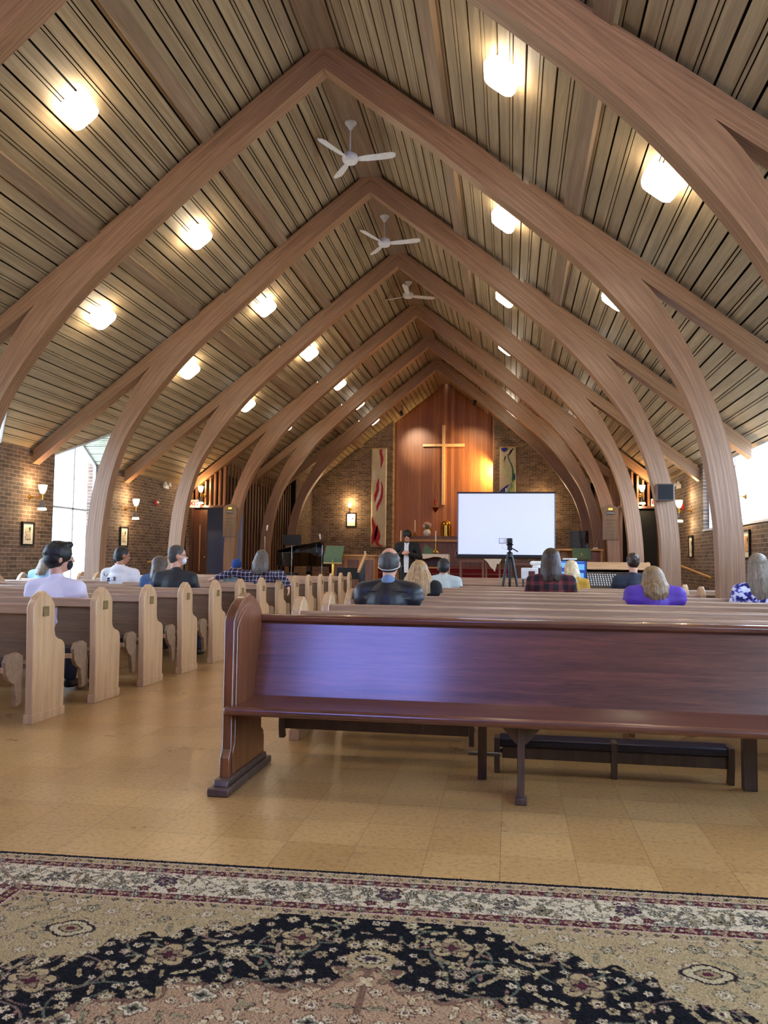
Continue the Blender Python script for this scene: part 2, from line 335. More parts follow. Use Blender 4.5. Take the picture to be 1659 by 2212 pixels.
# ------------------------------------------------------------------ ceiling of narrow boards with dark gaps
PITCH = .175; K = math.sqrt(1+SL*SL)
YC = YB+.9
def cuts(side, dx):
    if side > 0: return [(YF, YC)]
    wd = DW*(dx-(XR-xin))/((XR-XL)-(XR-xin)); wd = max(0, min(wd, DW))
    out = [YF]
    for d in DORM: out += [d-wd, d+wd]
    out.append(YC); return list(zip(out[::2], out[1::2]))
for side, nm in ((-1, 'ceiling_left'), (1, 'ceiling_right')):
    dk, bk = M(), M(); smax = (6.10 if side < 0 else 6.16)*K
    def piece(mb, s0, s1, off, th):
        s1 = min(s1, smax)
        if s1 <= s0: return
        d0, d1 = s0/K, s1/K
        for (a0, b0), (a1, b1) in zip(cuts(side, d0), cuts(side, d1)):
            if nm == 'ceiling_left' and False: pass
            vs = []
            for t in (off, off+th):
                for d, a, b2 in ((d0, a0, b0), (d1, a1, b1)):
                    for y in (a, b2): vs.append((XR+side*(d + t*SL/K), y, ZC-SL*d + t/K))
            mb.add(vs, [(0,1,3,2),(4,6,7,5),(0,4,5,1),(2,3,7,6),(0,2,6,4),(1,5,7,3)])
    k = 0; s = .05
    n = int(smax/PITCH)+1
    for k in range(n):
        c0, c1 = k*PITCH, (k+1)*PITCH
        # line at k: even -> one wide gap, odd -> two thin gaps with a batten between
        a = c0 + (.012 if k % 2 == 0 else .026); b2 = c1 - (.012 if (k+1) % 2 == 0 else .026)
        piece(dk, a, b2, 0, .02)
        if k % 2 == 1: piece(dk, c0-.014, c0+.014, -.004, .02)
        piece(bk, c0, c1, .045, .04)
    bk.build('ceiling_backing', MT['dark'], struct(nm, dk, MT['deck'], smooth=0), smooth=0)
for i, (s0, side) in enumerate([(1.86, -1), (1.86, 1), (3.82, -1), (3.82, 1), (5.80, -1), (5.80, 1)]):
    mb = M(); s1 = s0+.19
    vs = []
    for t in (-.085, .0):
        for d in (s0/K, s1/K):
            for y in (YF, YB-.02 if i > 3 else YB-.02): vs.append((XR+side*(d+t*SL/K), y, ZC-SL*d+t/K))
    mb.add(vs, [(0,1,3,2),(4,6,7,5),(0,4,5,1),(2,3,7,6),(0,2,6,4),(1,5,7,3)])
    if i < 4: struct('trim_%d' % (i+4), mb, MT['purlin'], .006)
mb = M().prism([(XR-.20, ZC-.19), (XR+.20, ZC-.19), (XR+.12, ZC-.07), (XR, ZC+.02), (XR-.12, ZC-.07)], 'y', YF, YB-.02)
struct('trim_8', mb, MT['purlin'], .006)
# ------------------------------------------------------------------ wall behind the camera with a tall gable window
rwm = M(); gx0, gx1, gz = XR-1.25, XR+1.15, 4.3
def gab(x): return zroof(x)+.02
rwm.prism([(XL-.3, 0), (gx0, 0), (gx0, gab(gx0)), (XL-.3, gab(XL-.3))], 'y', YF-.3, YF)
rwm.prism([(gx1, 0), (XW+.3, 0), (XW+.3, gab(XW+.3)), (gx1, gab(gx1))], 'y', YF-.3, YF)
rwm.box(gx0, gx1, YF-.3, YF, 0, gz)
struct('wall_rear', rwm, MT['brick_y'], smooth=0)
f = M()
for x in (gx0, XR, gx1): f.box(x-.04, x+.04, YF-.2, YF-.1, gz, gab(x)-.02)
for z in (gz, 5.7): f.box(gx0, gx1, YF-.2, YF-.1, z-.03, z+.03)
wo = struct('window_6', f, MT['frame'])
M().prism([(gx0, gz), (gx1, gz), (gx1, gab(gx1)), (XR, gab(XR)), (gx0, gab(gx0))], 'y', YF-.152, YF-.148).build('window_pane', MT['blueglass'], wo)  # blue pane tint added to turn the bench's sheen purple-blue
# ------------------------------------------------------------------ chancel shell
CX0, CX1 = XR-4.92, XR+4.92                   # -7.26, 2.58
bw = M(); PX0, PX1 = -4.24, -.60
bw.prism([(CX0-.2, 0), (PX0, 0), (PX0, zroof(PX0)+.04), (CX0-.2, zroof(CX0-.2)+.04)], 'y', YB, YB+.2)
bw.prism([(PX1, 0), (CX1+.2, 0), (CX1+.2, zroof(CX1+.2)+.04), (PX1, zroof(PX1)+.04)], 'y', YB, YB+.2)
bw.box(PX0-.2, PX0, YB+.2, YB+.6, 0, zroof(PX0)-.02); bw.box(PX1+.35, PX1+.5, YB+.2, YB+.6, 0, zroof(PX1+.5)-.02)
struct('wall_front', bw, MT['brick_y'], smooth=0)
struct('wall_front_panel', M().prism([(PX0, 0), (PX1+.4, 0), (PX1+.4, zroof(PX1+.4)+.05), (XR, ZC+.05), (PX0, zroof(PX0)+.05)], 'y', YB+.5, YB+.6), MT['panel'], smooth=0)
et = M(); et.box(PX1-.01, PX1+.04, YB-.02, YB+.2, 0, zroof(PX1+.04)-.06)
struct('trim_9', et, MT['honey_v'])
cs = M(); cs.prism([(26.3, 0), (YB, 0), (YB, zroof(CX0)), (26.3, zroof(CX0))], 'x', CX0-.2, CX0)
struct('wall_chancel_left', cs, MT['brick_x'], smooth=0)
cs = M(); cs.prism([(26.3, 0), (YB, 0), (YB, zroof(CX1)), (26.3, zroof(CX1))], 'x', CX1, CX1+.2)
struct('wall_chancel_right', cs, MT['brick_x'], smooth=0)
# dark chambers behind the slat screens
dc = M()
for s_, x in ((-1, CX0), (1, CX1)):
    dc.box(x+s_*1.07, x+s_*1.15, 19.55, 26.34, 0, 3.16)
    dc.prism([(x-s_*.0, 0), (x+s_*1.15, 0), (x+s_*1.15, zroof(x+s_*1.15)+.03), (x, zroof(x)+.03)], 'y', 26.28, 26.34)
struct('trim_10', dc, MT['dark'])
# cross walls beside the first chancel arch, with the side doors
for s_, x, nm in ((-1, CX0, 'left'), (1, CX1, 'right')):
    cw = M()
    def zt(xx): return zroof(xx)-.3
    xo = XL if s_ < 0 else XW
    d0, d1 = sorted((x-0.02*s_, x+s_*.94)) ; 
    a, b2 = sorted((x+s_*.94, xo+s_*.1)); cw.box(a, b2, 19.6, 19.7, 0, 2.54)      # pier beside the door
    struct('wall_cross_'+nm, cw, MT['brick_y'], smooth=0)
    fr = M(); fr.box(d0, d1, 19.52, 19.62, 2.54, 2.60)
    fr.box(x+s_*.90-.03, x+s_*.90+.03, 19.52, 19.7, 0, 2.54)
    struct('trim_%d' % (11 if s_ < 0 else 12), fr, MT['redwood'], .004)
    # slats above the door
    sl = M()
    for k in range(9):
        xx = x + s_*(.06 + k*.125)
        if abs(xx-XR) < HW: sl.box(xx-.022, xx+.022, 19.58, 19.68, 2.60, 7.52-SL*abs(xx-XR))
    o = thing('door_transom_slats', 'row of upright brown slats above the %s side door' % nm, 'screen', (0,0,0))
    sl.build('slat', MT['slat'], o, 0)
    bb = M(); bb.prism([(x+s_*.1, 2.66), (x+s_*1.04, 2.66), (x+s_*1.04, zroof(x+s_*1.1)-.1), (x+s_*.1, zroof(x+s_*.1)-.15)], 'y', 19.86, 19.9); bb.build('dark_backing', MT['dark'], o, 0)
# vestibule wall behind the left door and behind the right one
struct('wall_vestibule_left', M().box(XL-.2, CX0+.1, 20.6, 20.65, 0, 2.7), MT['bluewall'])
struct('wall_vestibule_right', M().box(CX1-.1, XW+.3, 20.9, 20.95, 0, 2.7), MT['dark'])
dd = M().box(-8.16, -7.78, 19.66, 19.71, 0, 2.5, None); do = struct('door_1', dd, MT['redwood'], .003)
M().box(-7.98, -7.955, 19.64, 19.66, .9, 2.1).build('door_moulding', MT['honey_v'], do); M().ellip((-7.82, 19.62, 1.25), (.03,.03,.03)).build('door_handle', MT['brass'], do)
dd = M().box(3.05, 3.54, 19.66, 19.71, 0, 2.5); do = struct('door_2', dd, MT['blackm'], .003); M().ellip((3.1, 19.62, 1.25), (.03,.03,.03)).build('door_handle', MT['brass'], do)
# long slat screens between the chancel columns
for s_, x, nm in ((-1, CX0, 'left'), (1, CX1, 'right')):
    o = thing('slat_screen', 'tall dark-brown slat screen along the %s side of the chancel' % nm, 'screen', (x+s_*.12, 19.9, 0))
    y = .12
    while y < 6.2:
        z = zroof(x+s_*.17)-.12; yw = 19.9+y
        if 22.45 < yw < 22.80 or 25.15 < yw < 25.5: z = 3.4
        M().box(-.016, .016, y-.016, y+.016, 0, z).build('slat', MT['slat'], o, 0); y += .262
    M().box(-.01*s_, .05*s_, .05, 6.3, 0, .15).build('bottom_rail', MT['slat'], o, 0)
    M().box(-.04+s_*.3, .04+s_*.3, .8, 6.3, 0, 3.5).build('dark_backing', MT['dark'], o, 0)  # near-black sheet stands in for the dark depth of the organ chamber
# platform and steps
st = M(); st.box(CX0, CX1, 17.95, YB, 0, .42); st.box(CX0+.1, CX1-.1, 17.5, 17.96, 0, .21)
struct('floor_platform', st, MT['honey'], .008)
st = M()
for k in range(4): st.box(-5.0, .4, 21.6+.35*k, YB, .42, .42+.1575*(k+1))
struct('floor_altar_steps', st, MT['carpet'], .008)
st = M()
for k in range(4): st.box(-5.0, .4, 21.585+.35*k, 21.6+.35*k, .42+.1575*(k+1)-.02, .42+.1575*(k+1)+.003)
struct('trim_13', st, MT['pinkwood'])
# ------------------------------------------------------------------ arches
INN = [(0,7.43),(.78,6.80),(1.35,6.345),(1.9,5.87),(2.55,5.31),(3.15,4.76),(3.56,4.31),(3.98,3.76),(4.30,3.22),(4.50,2.62),(4.61,1.98),(4.66,1.35),(4.67,0)]
OUT = [(0,7.80),(.78,7.19),(1.35,6.744),(2.0,6.236),(2.7,5.60),(3.30,5.06),(3.86,4.52),(4.18,4.06),(4.50,3.42),(4.72,2.84),(4.85,2.3),(4.91,1.8),(4.94,1.3),(4.94,0)]
def resample(pts, n):
    P = [Vector(p) for p in pts]; L = [0]
    for a, b2 in zip(P, P[1:]): L.append(L[-1]+(b2-a).length)
    # Catmull-Rom through the points
    out = []
    for i in range(n):
        t = L[-1]*i/(n-1); k = max(j for j in range(len(L)-1) if L[j] <= t+1e-9); f_ = (t-L[k])/(L[k+1]-L[k])
        p0, p1, p2, p3 = P[max(k-1,0)], P[k], P[k+1], P[min(k+2, len(P)-1)]
        out.append(.5*((2*p1)+(p2-p0)*f_+(2*p0-5*p1+4*p2-p3)*f_**2+(3*p1-p0-3*p2+p3)*f_**3))
    return out, L[-1]
def arch_leg(side):
    n = 60; A, la = resample(INN, n); B, lb = resample(OUT, n); T = .21; mb = M()
    for i in range(n-1):
        u0, u1 = la*i/(n-1), la*(i+1)/(n-1)
        q = [(side*A[i].x, A[i].y), (side*A[i+1].x, A[i+1].y), (side*B[i+1].x, B[i+1].y), (side*B[i].x, B[i].y)]
        v = [(a, 0, z) for a, z in q] + [(a, T, z) for a, z in q]
        fs = [(0,1,2,3), (7,6,5,4), (0,4,5,1), (3,2,6,7)]
        if side > 0: fs = [tuple(reversed(f_)) for f_ in fs]
        uv = []
        U = [(u0,0),(u1,0),(u1,.36),(u0,.36)]*2
        for fi, f_ in enumerate(fs):
            if fi < 2: uv.append([U[k] for k in f_])
            else:
                base = .5 if fi == 2 else .9
                uv.append([(u1 if k in (1,2,5,6) else u0, base+(.21 if k > 3 else 0)) for k in f_])
        mb.add(v, fs, None, uv)
    return mb
def rafter(side):
    T = .21; mb = M(); a, b2 = 1.9, HW-.05
    def lo(d): return 7.55-SL*d
    def hi(d): return 7.80-SL*d
    ds = [2.55, 3.4, 4.3, 5.2, HW-.045]
    for d0, d1 in zip(ds, ds[1:]):
        q = [(side*d0, lo(d0)), (side*d1, lo(d1)), (side*d1, hi(d1)), (side*d0, hi(d0))]
        v = [(x, .005, z) for x, z in q] + [(x, T-.005, z) for x, z in q]
        fs = [(0,1,2,3),(7,6,5,4),(0,4,5,1),(3,2,6,7)] + ([(1,5,6,2)] if d1 > 5.9 else []) + ([(0,3,7,4)] if d0 < 2.6 else [])
        if side > 0: fs = [tuple(reversed(f_)) for f_ in fs]
        U = [(d0*K,3),(d1*K,3),(d1*K,3.25),(d0*K,3.25)]*2
        uv = [[(U[k][0], U[k][1]+(.3 if k > 3 and fi > 1 else 0)) for k in f_] for fi, f_ in enumerate(fs)]
        mb.add(v, fs, None, uv)
    return mb
AN = ['nearest arch, cut by the top of the photo', 'arch second from the camera, foot beside the flowered blouse', 'third arch from the camera, black speaker on its right leg',
      'fourth arch from the camera, behind the middle ceiling fan', 'fifth arch from the camera, a hymn board on each leg', 'sixth arch from the camera', 'arch closest to the panelled front wall']
arch0 = thing('glulam_arch', 'brown laminated wood ' + AN[0], 'arch', (XR, ARCH_Y[0], 0), group='curved laminated wood arches along the nave')
for s_ in (-1, 1):
    arch_leg(s_).build('arch_leg', MT['glulam'], arch0, 50); rafter(s_).build('rafter', MT['glulam'], arch0, 50)
for y, nm in zip(ARCH_Y[1:], AN[1:]): dup(arch0, (XR, y, 0), label='brown laminated wood ' + nm)
# ------------------------------------------------------------------ ceiling lights
EM = emit('lamp_diffuser_glow', (255,238,210), LAMP)
def squircle(a, seg=32, n=5):
    out = []
    for k in range(seg):
        t = 2*PI*(k+.5)/seg; c, s2 = math.cos(t), math.sin(t); rr = a/((abs(c)**n+abs(s2)**n)**(1/n)); out.append((rr*c, rr*s2))
    return out
def cushion(levels, seg=32):
    mb = M(); vs, fs = [], []
    for a, z in levels: vs += [(x, y, z) for x, y in squircle(a, seg)]
    for i in range(len(levels)-1):
        for k in range(seg): k2 = (k+1) % seg; fs.append((i*seg+k, i*seg+k2, (i+1)*seg+k2, (i+1)*seg+k))
    fs.append(list(range(seg))[::-1]); fs.append(list(range((len(levels)-1)*seg, len(levels)*seg))); mb.add(vs, fs); return mb
lt = thing('ceiling_light', '', 'ceiling light', group='rounded square ceiling lights')
cushion([(.12,0),(.13,.0),(.13,.05)]).build('mount', MT['white'], lt)
cushion([(.15,.05),(.172,.055),(.182,.09),(.178,.14),(.15,.172),(.08,.188)]).build('diffuser', EM, lt)
BAY = [('over the rear rug', .9), ('over the reddish bench', 4.3), ('between the first two arches', 7.6), ('between the second and third arches', 10.94), ('between the third and fourth arches', 14.26),
       ('between the fourth and fifth arches', 17.65), ('between the fifth and sixth arches', 20.83), ('between the sixth and last arches', 23.58), ('above the altar steps', 26.4)]
first = True
for s_ in (-1, 1):
    for d, row in ((2.30, 'upper'), (3.80, 'lower')):
        for nm, y in BAY:
            if row == 'lower' and y > 22: continue
            o = lt if first else dup(lt); first = False
            x = XR + s_*(d); z = ZC-SL*d; n = Vector((-s_*SL, 0, -1)).normalized()
            o.rotation_mode = 'QUATERNION'; o.rotation_quaternion = Vector((0,0,1)).rotation_difference(n); o.location = Vector((x, y, z))
            o['label'] = 'glowing ceiling light, %s row of the %s roof slope, %s' % (row, 'left' if s_ < 0 else 'right', nm)
# ------------------------------------------------------------------ ceiling fans
def fan(y, zh, rot, label):
    o = thing('ceiling_fan', label, 'ceiling fan', (XR, y, zh), rot, 'ceiling fans along the ridge')
    top = 7.68-zh
    M().lathe([(.012,0),(.03,.02),(.05,.06),(.085,.10),(.09,.115)], (0,0,top-.115)).build('canopy', MT['white'], o)
    M().tube([(0,0,.1),(0,0,top-.1)], .012).build('downrod', MT['white'], o)
    M().lathe([(.03,.12),(.045,.09),(.06,.075),(.105,.06),(.12,.03),(.118,-.02),(.095,-.055),(.03,-.065),(.001,-.066)], (0,0,0), 28).build('motor', MT['white'], o)
    for k in range(3):
        a = k*2*PI/3; R = Matrix.Rotation(a, 4, 'Z')
        mb = M(); prof = [(.12,.030),(.17,.045),(.25,.055),(.4,.062),(.55,.066),(.62,.062),(.66,.04),(.675,.012)]
        for th in (0,): 
            vs, fs = [], []
            for (x, h) in prof:
                zc = -.01+.05*((x/.67)**2)*.6
                vs += [(x,-h,zc+.014),(x,h,zc-.014),(x,h,zc-.008),(x,-h,zc+.020)]
            for i in range(len(prof)-1):
                for j in range(4): fs.append((i*4+j, i*4+(j+1) % 4, (i+1)*4+(j+1) % 4, (i+1)*4+j))
            fs.append((3,2,1,0)); e = (len(prof)-1)*4; fs.append((e,e+1,e+2,e+3)); mb.add(vs, fs, R)
        mb.build('blade', MT['white'], o)
fan(11.13, 7.13, 0, 'white three-bladed ceiling fan nearest the camera')
fan(14.35, 7.17, 0, 'white three-bladed ceiling fan, middle of the three')
fan(17.9, 7.37, PI/6, 'white three-bladed ceiling fan farthest from the camera, one blade pointing at us')
# ------------------------------------------------------------------ sconces
CUP = emit('sconce_cup_glow', (255,214,150), 7.0); RIM = emit('sconce_rim_glow', (255,226,176), 5.0)
def sconce(loc, rz, label, pw=1.0):
    """built pointing along -y from the wall at the origin; rz turns it"""
    o = thing('wall_sconce', label, 'wall lamp', loc, rz, 'brass wall lamps with an upward and a downward glass cup')
    M().lathe([(.045,0),(.04,.012),(.02,.02),(.014,.05)], (0,0,0), 20, Matrix.Rotation(PI/2, 4, 'X')).build('wall_plate', MT['brass'], o)
    M().tube([(0,-.01,0),(0,-.1,.004),(0,-.24,.0)], .009).build('arm', MT['brass'], o)
    M().lathe([(.016,-.05),(.018,.06)], (0,-.25,0), 16).build('stem', MT['brass'], o)
    M().lathe([(.028,.06),(.05,.10),(.066,.15),(.072,.20),(.073,.215),(.066,.214),(.06,.15),(.02,.07)], (0,-.25,0), 24, cap=False).build('upper_shade', CUP, o)
    M().lathe([(.02,-.05),(.026,-.09),(.042,-.14),(.062,-.19),(.074,-.215),(.070,-.215),(.04,-.15),(.014,-.06)], (0,-.25,0), 24, cap=False).build('lower_shade', MT['steel'], o)
    M().lathe([(.066,-.19),(.076,-.215),(.074,-.232),(.06,-.226),(.06,-.20)], (0,-.25,0), 24, cap=False).build('lower_rim', RIM, o)
    for z, e in ((.27, 1.0), (-.27, .75)):
        ld = bpy.data.lights.new('sconce_lamp', 'POINT'); ld.energy = SCONCE*e*pw; ld.color = (1,.72,.40); ld.shadow_soft_size = .03
        lo = bpy.data.objects.new('bulb', ld); COL.objects.link(lo); lo.parent = o; lo.location = (0,-.2,z)
sconce((XL, 12.85, 2.27), PI/2, 'brass wall lamp beside the tall left window, above the nearest left picture')
sconce((XL, 16.4, 2.3), PI/2, 'brass wall lamp on the left brick wall behind the man in the white hoodie')
sconce((-7.84, 19.56, 2.86), 0, 'brass wall lamp above the left side door')
sconce((3.07, 19.56, 2.86), 0, 'brass wall lamp above the dark right side doorway')
sconce((XW, 13.15, 2.3), -PI/2, 'brass wall lamp in front of the bright right window')
sconce((XW, 16.9, 2.32), -PI/2, 'brass wall lamp on the right brick wall beside the black speaker')
sconce((-5.78, YB, 3.1), 0, 'brass wall lamp on the front brick wall left of the flame banner', 1.2)
sconce((1.08, YB, 3.1), 0, 'brass wall lamp on the front brick wall behind the projection screen', 1.6)
# spotlights washing the panelled front wall
def spot(loc, tgt, en, ang, label, col=(1,.74,.40), blend=.6):
    d = (Vector(tgt)-Vector(loc)).normalized(); q = Vector((0,0,-1)).rotation_difference(d)
    o = thing('spotlight', label, 'spotlight', loc, 0, 'spotlights behind the last arch')
    R = q.to_matrix().to_4x4()
    M().lathe([(.03,.16),(.055,.15),(.06,.02),(.062,.0),(.05,.0),(.045,.12)], (0,0,0), 20, R).build('housing', MT['black'], o)
    M().tube([(0,0,.02), (0,0,.32)], .01).build('bracket', MT['black'], o)
    ld = bpy.data.lights.new('spot', 'SPOT'); ld.energy = en; ld.spot_size = math.radians(ang); ld.spot_blend = blend; ld.color = col; ld.shadow_soft_size = .04
    lo = bpy.data.objects.new('bulb', ld); COL.objects.link(lo); lo.parent = o; lo.rotation_mode = 'QUATERNION'; lo.rotation_quaternion = q; lo.location = d*.0
spot((-.42, 28.84, 4.6), (-1.7, 29.1, 4.0), 520, 160, 'black spotlight tucked behind the right brick edge beside the wood panel', (1,.70,.30), .5)
spot((-3.7, 27.0, 6.3), (-3.35, 29.1, 5.45), 240, 42, 'black spotlight hidden behind the left side of the last arch', (1,.84,.62), .9)
spot((-1.2, 27.0, 6.6), (-1.6, 29.1, 4.6), 260, 70, 'black spotlight hidden behind the right side of the last arch', (1,.66,.34), .9)
# ------------------------------------------------------------------ rug
def make_rug():
    W, H, R = 3.35, 2.44, .0035
    nw, nh = int(W/R)+1, int(H/R)+1; qw, qh = (nw+1)//2, (nh+1)//2
    rng = np.random.RandomState(5)
    BLK=(15,16,22); IV=(206,192,160); TAN=(170,150,110); TAN2=(152,134,98); OLV=(124,120,96); GRN=(104,112,88); BUR=(84,34,46); PNK=(146,108,92); DRK=(44,36,38); PUR=(78,58,70)
    def img(w, h, c): a = np.empty((h, w, 3), np.float32); a[:] = c; return a
    def polar(A, cu, cv, rr, rho, layers, ani=1.0, rot=0.0, mask=None):
        x0, x1 = int((cu-rr*1.3)/R), int((cu+rr*1.3)/R)+2; y0, y1 = int((cv-rr*1.3)/R), int((cv+rr*1.3)/R)+2
        x0, y0 = max(x0, 0), max(y0, 0); x1, y1 = min(x1, A.shape[1]), min(y1, A.shape[0])
        if x1 <= x0 or y1 <= y0: return
        X, Y = np.meshgrid(np.arange(x0, x1)*R-cu, np.arange(y0, y1)*R-cv)
        c, s = math.cos(rot), math.sin(rot); X, Y = X*c+Y*s, (-X*s+Y*c)/ani
        D = np.hypot(X, Y); T = np.arctan2(Y, X); sub = A[y0:y1, x0:x1]
        mk = None if mask is None else mask[y0:y1, x0:x1]
        for sc, col, fn in layers:
            m = D < rr*sc*(fn or rho)(T)
            if mk is not None: m &= mk
            sub[m] = col
    def ros(n, a=.16): return lambda T: 1-a+a*np.cos(n*T)
    one = lambda T: np.ones_like(T)
    def rosette(A, u, v, r, pal, mask=None, n=None, ani=1.0, rot=0):
        n = n or rng.choice([5,6,8,10]); o, f, i_, c = pal
        polar(A, u, v, r, ros(n), [(1.1, o, None), (.9, f, None), (.62, o, ros(n, .3)), (.5, i_, ros(n, .25)), (.22, o, one), (.13, c, one)], ani, rot, mask)
    def palmette(A, u, v, r, pal, mask=None, rot=0):
        o, f, i_, c = pal
        rho = lambda T: .62+.38*np.abs(np.cos(2.5*(T+PI/2)))*(.6+.4*np.sin(T)**2)
        polar(A, u, v, r, rho, [(1.08, o, None), (.95, f, None), (.66, o, ros(7,.2)), (.56, i_, ros(7,.2)), (.34, o, ros(4,.25)), (.24, c, ros(4,.25))], .8, rot, mask)
    def leaf(A, u, v, r, col, rot, mask=None, o=None):
        rho = lambda T: .35+.65*np.abs(np.cos(T))**1.5+.1*np.cos(7*T)
        polar(A, u, v, r, rho, ([(1.15, o, None)] if o else []) + [(.95, col, None), (.45, tuple(.75*k for k in col), None)], .55, rot, mask)
    def vine(A, pts, w, col, mask=None):
        for (u, v) in pts: polar(A, u, v, w, one, [(1, col, None)], 1, 0, mask)
    # --- border strip: along s (0 centre), depth e
    L = W/2; sw, sh = int(L/R)+2, int(.39/R)+2
    B = img(sw, sh, TAN)
    e = np.arange(sh)*R
    def rows(a, b2, c): B[(e >= a) & (e < b2)] = c
    rows(0, .022, BLK); rows(.022, .068, TAN); rows(.068, .118, BUR); rows(.118, .292, IV); rows(.292, .345, BUR); rows(.345, .392, TAN)
    for v0 in (.045, .368):
        for k in range(60):
            u_ = k*.052+.02; q = k % 3
            if q == 0: rosette(B, u_, v0, .014, (DRK, PNK if v0 < .1 else BUR, IV, DRK), n=4)
            else: polar(B, u_, v0, .017, lambda T: .5+.5*np.abs(np.cos(1.5*T)), [(1.15, DRK, None), (.85, IV if q == 1 else OLV, None), (.4, DRK, one)], .55, .5*(-1)**k)
    for v0 in (.093, .318):
        for k in range(14):
            c = k*.165
            for s_ in (-1, 1):
                polar(B, c+s_*.032, v0, .021, lambda T: .72+.28*np.cos(3*T), [(1.1, TAN, None), (.55, DRK, None), (.3, PNK, one)], .75, s_*.8)
                leaf(B, c+s_*.052, v0+.008*s_, .016, PNK, .5*s_, o=None)
            rosette(B, c, v0, .012, (DRK, TAN, IV, BUR), n=4)
            rosette(B, c+.0825, v0, .022, (DRK, OLV, IV, DRK), n=8)
    im = (np.arange(sh)*R > .122)[:, None] & (np.arange(sh)*R < .288)[:, None] & np.ones((1, sw), bool)
    P_ = []
    for k in range(900):
        u_, v_ = rng.uniform(0, L), rng.uniform(.125, .285)
        if all((u_-a)**2+(v_-b2)**2 > .026**2 for a, b2 in P_): P_.append((u_, v_))
    for k, (a, b2) in enumerate(P_):
        q = rng.randint(7); rr = rng.uniform(.013, .024)
        col = [OLV, TAN2, (150,146,124), (134,128,108), (168,156,126)][rng.randint(5)]
        if q < 2: rosette(B, a, b2, rr, (DRK, col, IV, DRK), im)
        elif q < 5: leaf(B, a, b2, rr*1.25, col, rng.uniform(0, PI), im, DRK)
        else: polar(B, a, b2, rr, lambda T: .6+.4*np.cos(2*T+.4), [(1.15, (92,84,74), None), (.8, IV, None)], 1, rng.uniform(0, PI), im)
    for s_ in (0, 1):
        pts = [(x, .205+.055*math.sin(x*2*PI/.42+s_*PI)) for x in np.arange(0, L, .003)]
        vine(B, pts, .0028, (104,98,82), im)
    for c, t in ((0, 1), (.42, 0), (.84, 1), (1.26, 0), (1.6, 1)):
        if t:
            palmette(B, c, .19, .052, (DRK, PUR, (150,126,112), DRK), im, PI)
            for s_ in (-1, 1): rosette(B, c+s_*.055, .262, .022, (BUR, BUR, TAN, BUR), im, 5)
            for s_ in (-1, 1): leaf(B, c+s_*.03, .14, .02, BUR, s_*.6, im)
        else:
            rosette(B, c, .205, .044, (DRK, (118,112,96), IV, PUR), im, 8); palmette(B, c+.12, .235, .036, (DRK, TAN2, OLV, DRK), im); palmette(B, c-.12, .235, .036, (DRK, TAN2, OLV, DRK), im)
    for v0 in (.022, .068, .118, .292, .345, .390): B[np.abs(e-v0) < .0026] = (196,170,148)
    # --- quarter field, origin at the outer corner; a = distance from centre line
    Q = img(qw, qh, BLK); U, V = np.meshgrid(np.arange(qw)*R, np.arange(qh)*R)
    A_ = W/2-U; Cc = V-.39
    fx = np.clip(A_-.36, 0, 9)
    f_ = .60*fx**.95 + .028*np.sin(fx*26) + .016*np.sin(fx*61+1) + .02*np.sign(np.sin(fx*13))*(fx > .05)
    span = (Cc < f_) & (fx > 0)
    # medallion
    du, dv = A_/.86, (H/2-V)/.40; T = np.arctan2(dv*.40, du*.86); Rm = np.hypot(du, dv)
    med = (Rm < 1+.055*np.cos(T*22)+.04*np.cos(T*9)) | ((A_ < .075+.03*np.cos((H/2-V)*50)) & (H/2-V < .50))
    med2 = (Rm < .52+.04*np.cos(T*14))
    edge = np.zeros_like(med); 
    for sh_ in ((3,0),(-3,0),(0,3),(0,-3),(2,2),(-2,-2)): edge |= np.roll(med, sh_, (0,1)) != med
    Q[span] = TAN; Q[med] = (168,138,106); Q[edge & ~span] = (120,92,74)
    blk = ~span & ~med
    # black field vines and flowers
    for (cu, cv, r0, d0) in [(1.02,.62,.17,0),(1.42,.60,.12,2),(.80,.88,.20,1),(1.32,.74,.15,4),(.50,1.02,.16,3),(.62,.78,.13,5),(1.18,.52,.11,1),(.98,1.0,.16,2),(1.5,.5,.1,0),(.7,1.15,.2,1)]:
        pts = []
        for t in np.arange(0, 1, .006):
            rr = r0*(1-.75*t); a = d0+t*9; pts.append((cu+rr*math.cos(a), cv+rr*math.sin(a)*.85))
        vine(Q, pts, .0042, (118,96,84) if d0 % 2 else (92,98,82), blk)
        for i in range(8, len(pts), 15):
            a = math.atan2(pts[i][1]-pts[i-3][1], pts[i][0]-pts[i-3][0]); s_ = 1 if (i//15) % 2 else -1
            leaf(Q, pts[i][0]-s_*.014*math.sin(a), pts[i][1]+s_*.014*math.cos(a), .021, [TAN, PNK, OLV, TAN2][(i//15) % 4], a+s_*.8, blk, None)
    P_ = []
    for k in range(4000):
        u_, v_ = rng.uniform(.4, W/2+.01), rng.uniform(.4, H/2+.01)
        if blk[min(int(v_/R), qh-1), min(int(u_/R), qw-1)] and all((u_-a)**2+(v_-b2)**2 > .046**2 for a, b2 in P_): P_.append((u_, v_))
    for k, (a, b2) in enumerate(P_):
        q = rng.randint(10); col = [TAN, (184,168,126), TAN2, (160,140,112), (176,158,120)][rng.randint(5)]
        if q < 3: rosette(Q, a, b2, rng.uniform(.018, .032), (DRK, col, IV, BUR if q else GRN), blk)
        elif q < 6: leaf(Q, a, b2, rng.uniform(.02, .034), col, rng.uniform(0, PI), blk)
        elif q < 8: palmette(Q, a, b2, rng.uniform(.024, .04), (DRK, col, TAN2, DRK), blk, rng.uniform(-1, 1))
        else: rosette(Q, a, b2, rng.uniform(.012, .02), (DRK, IV, TAN, DRK), blk, 5)
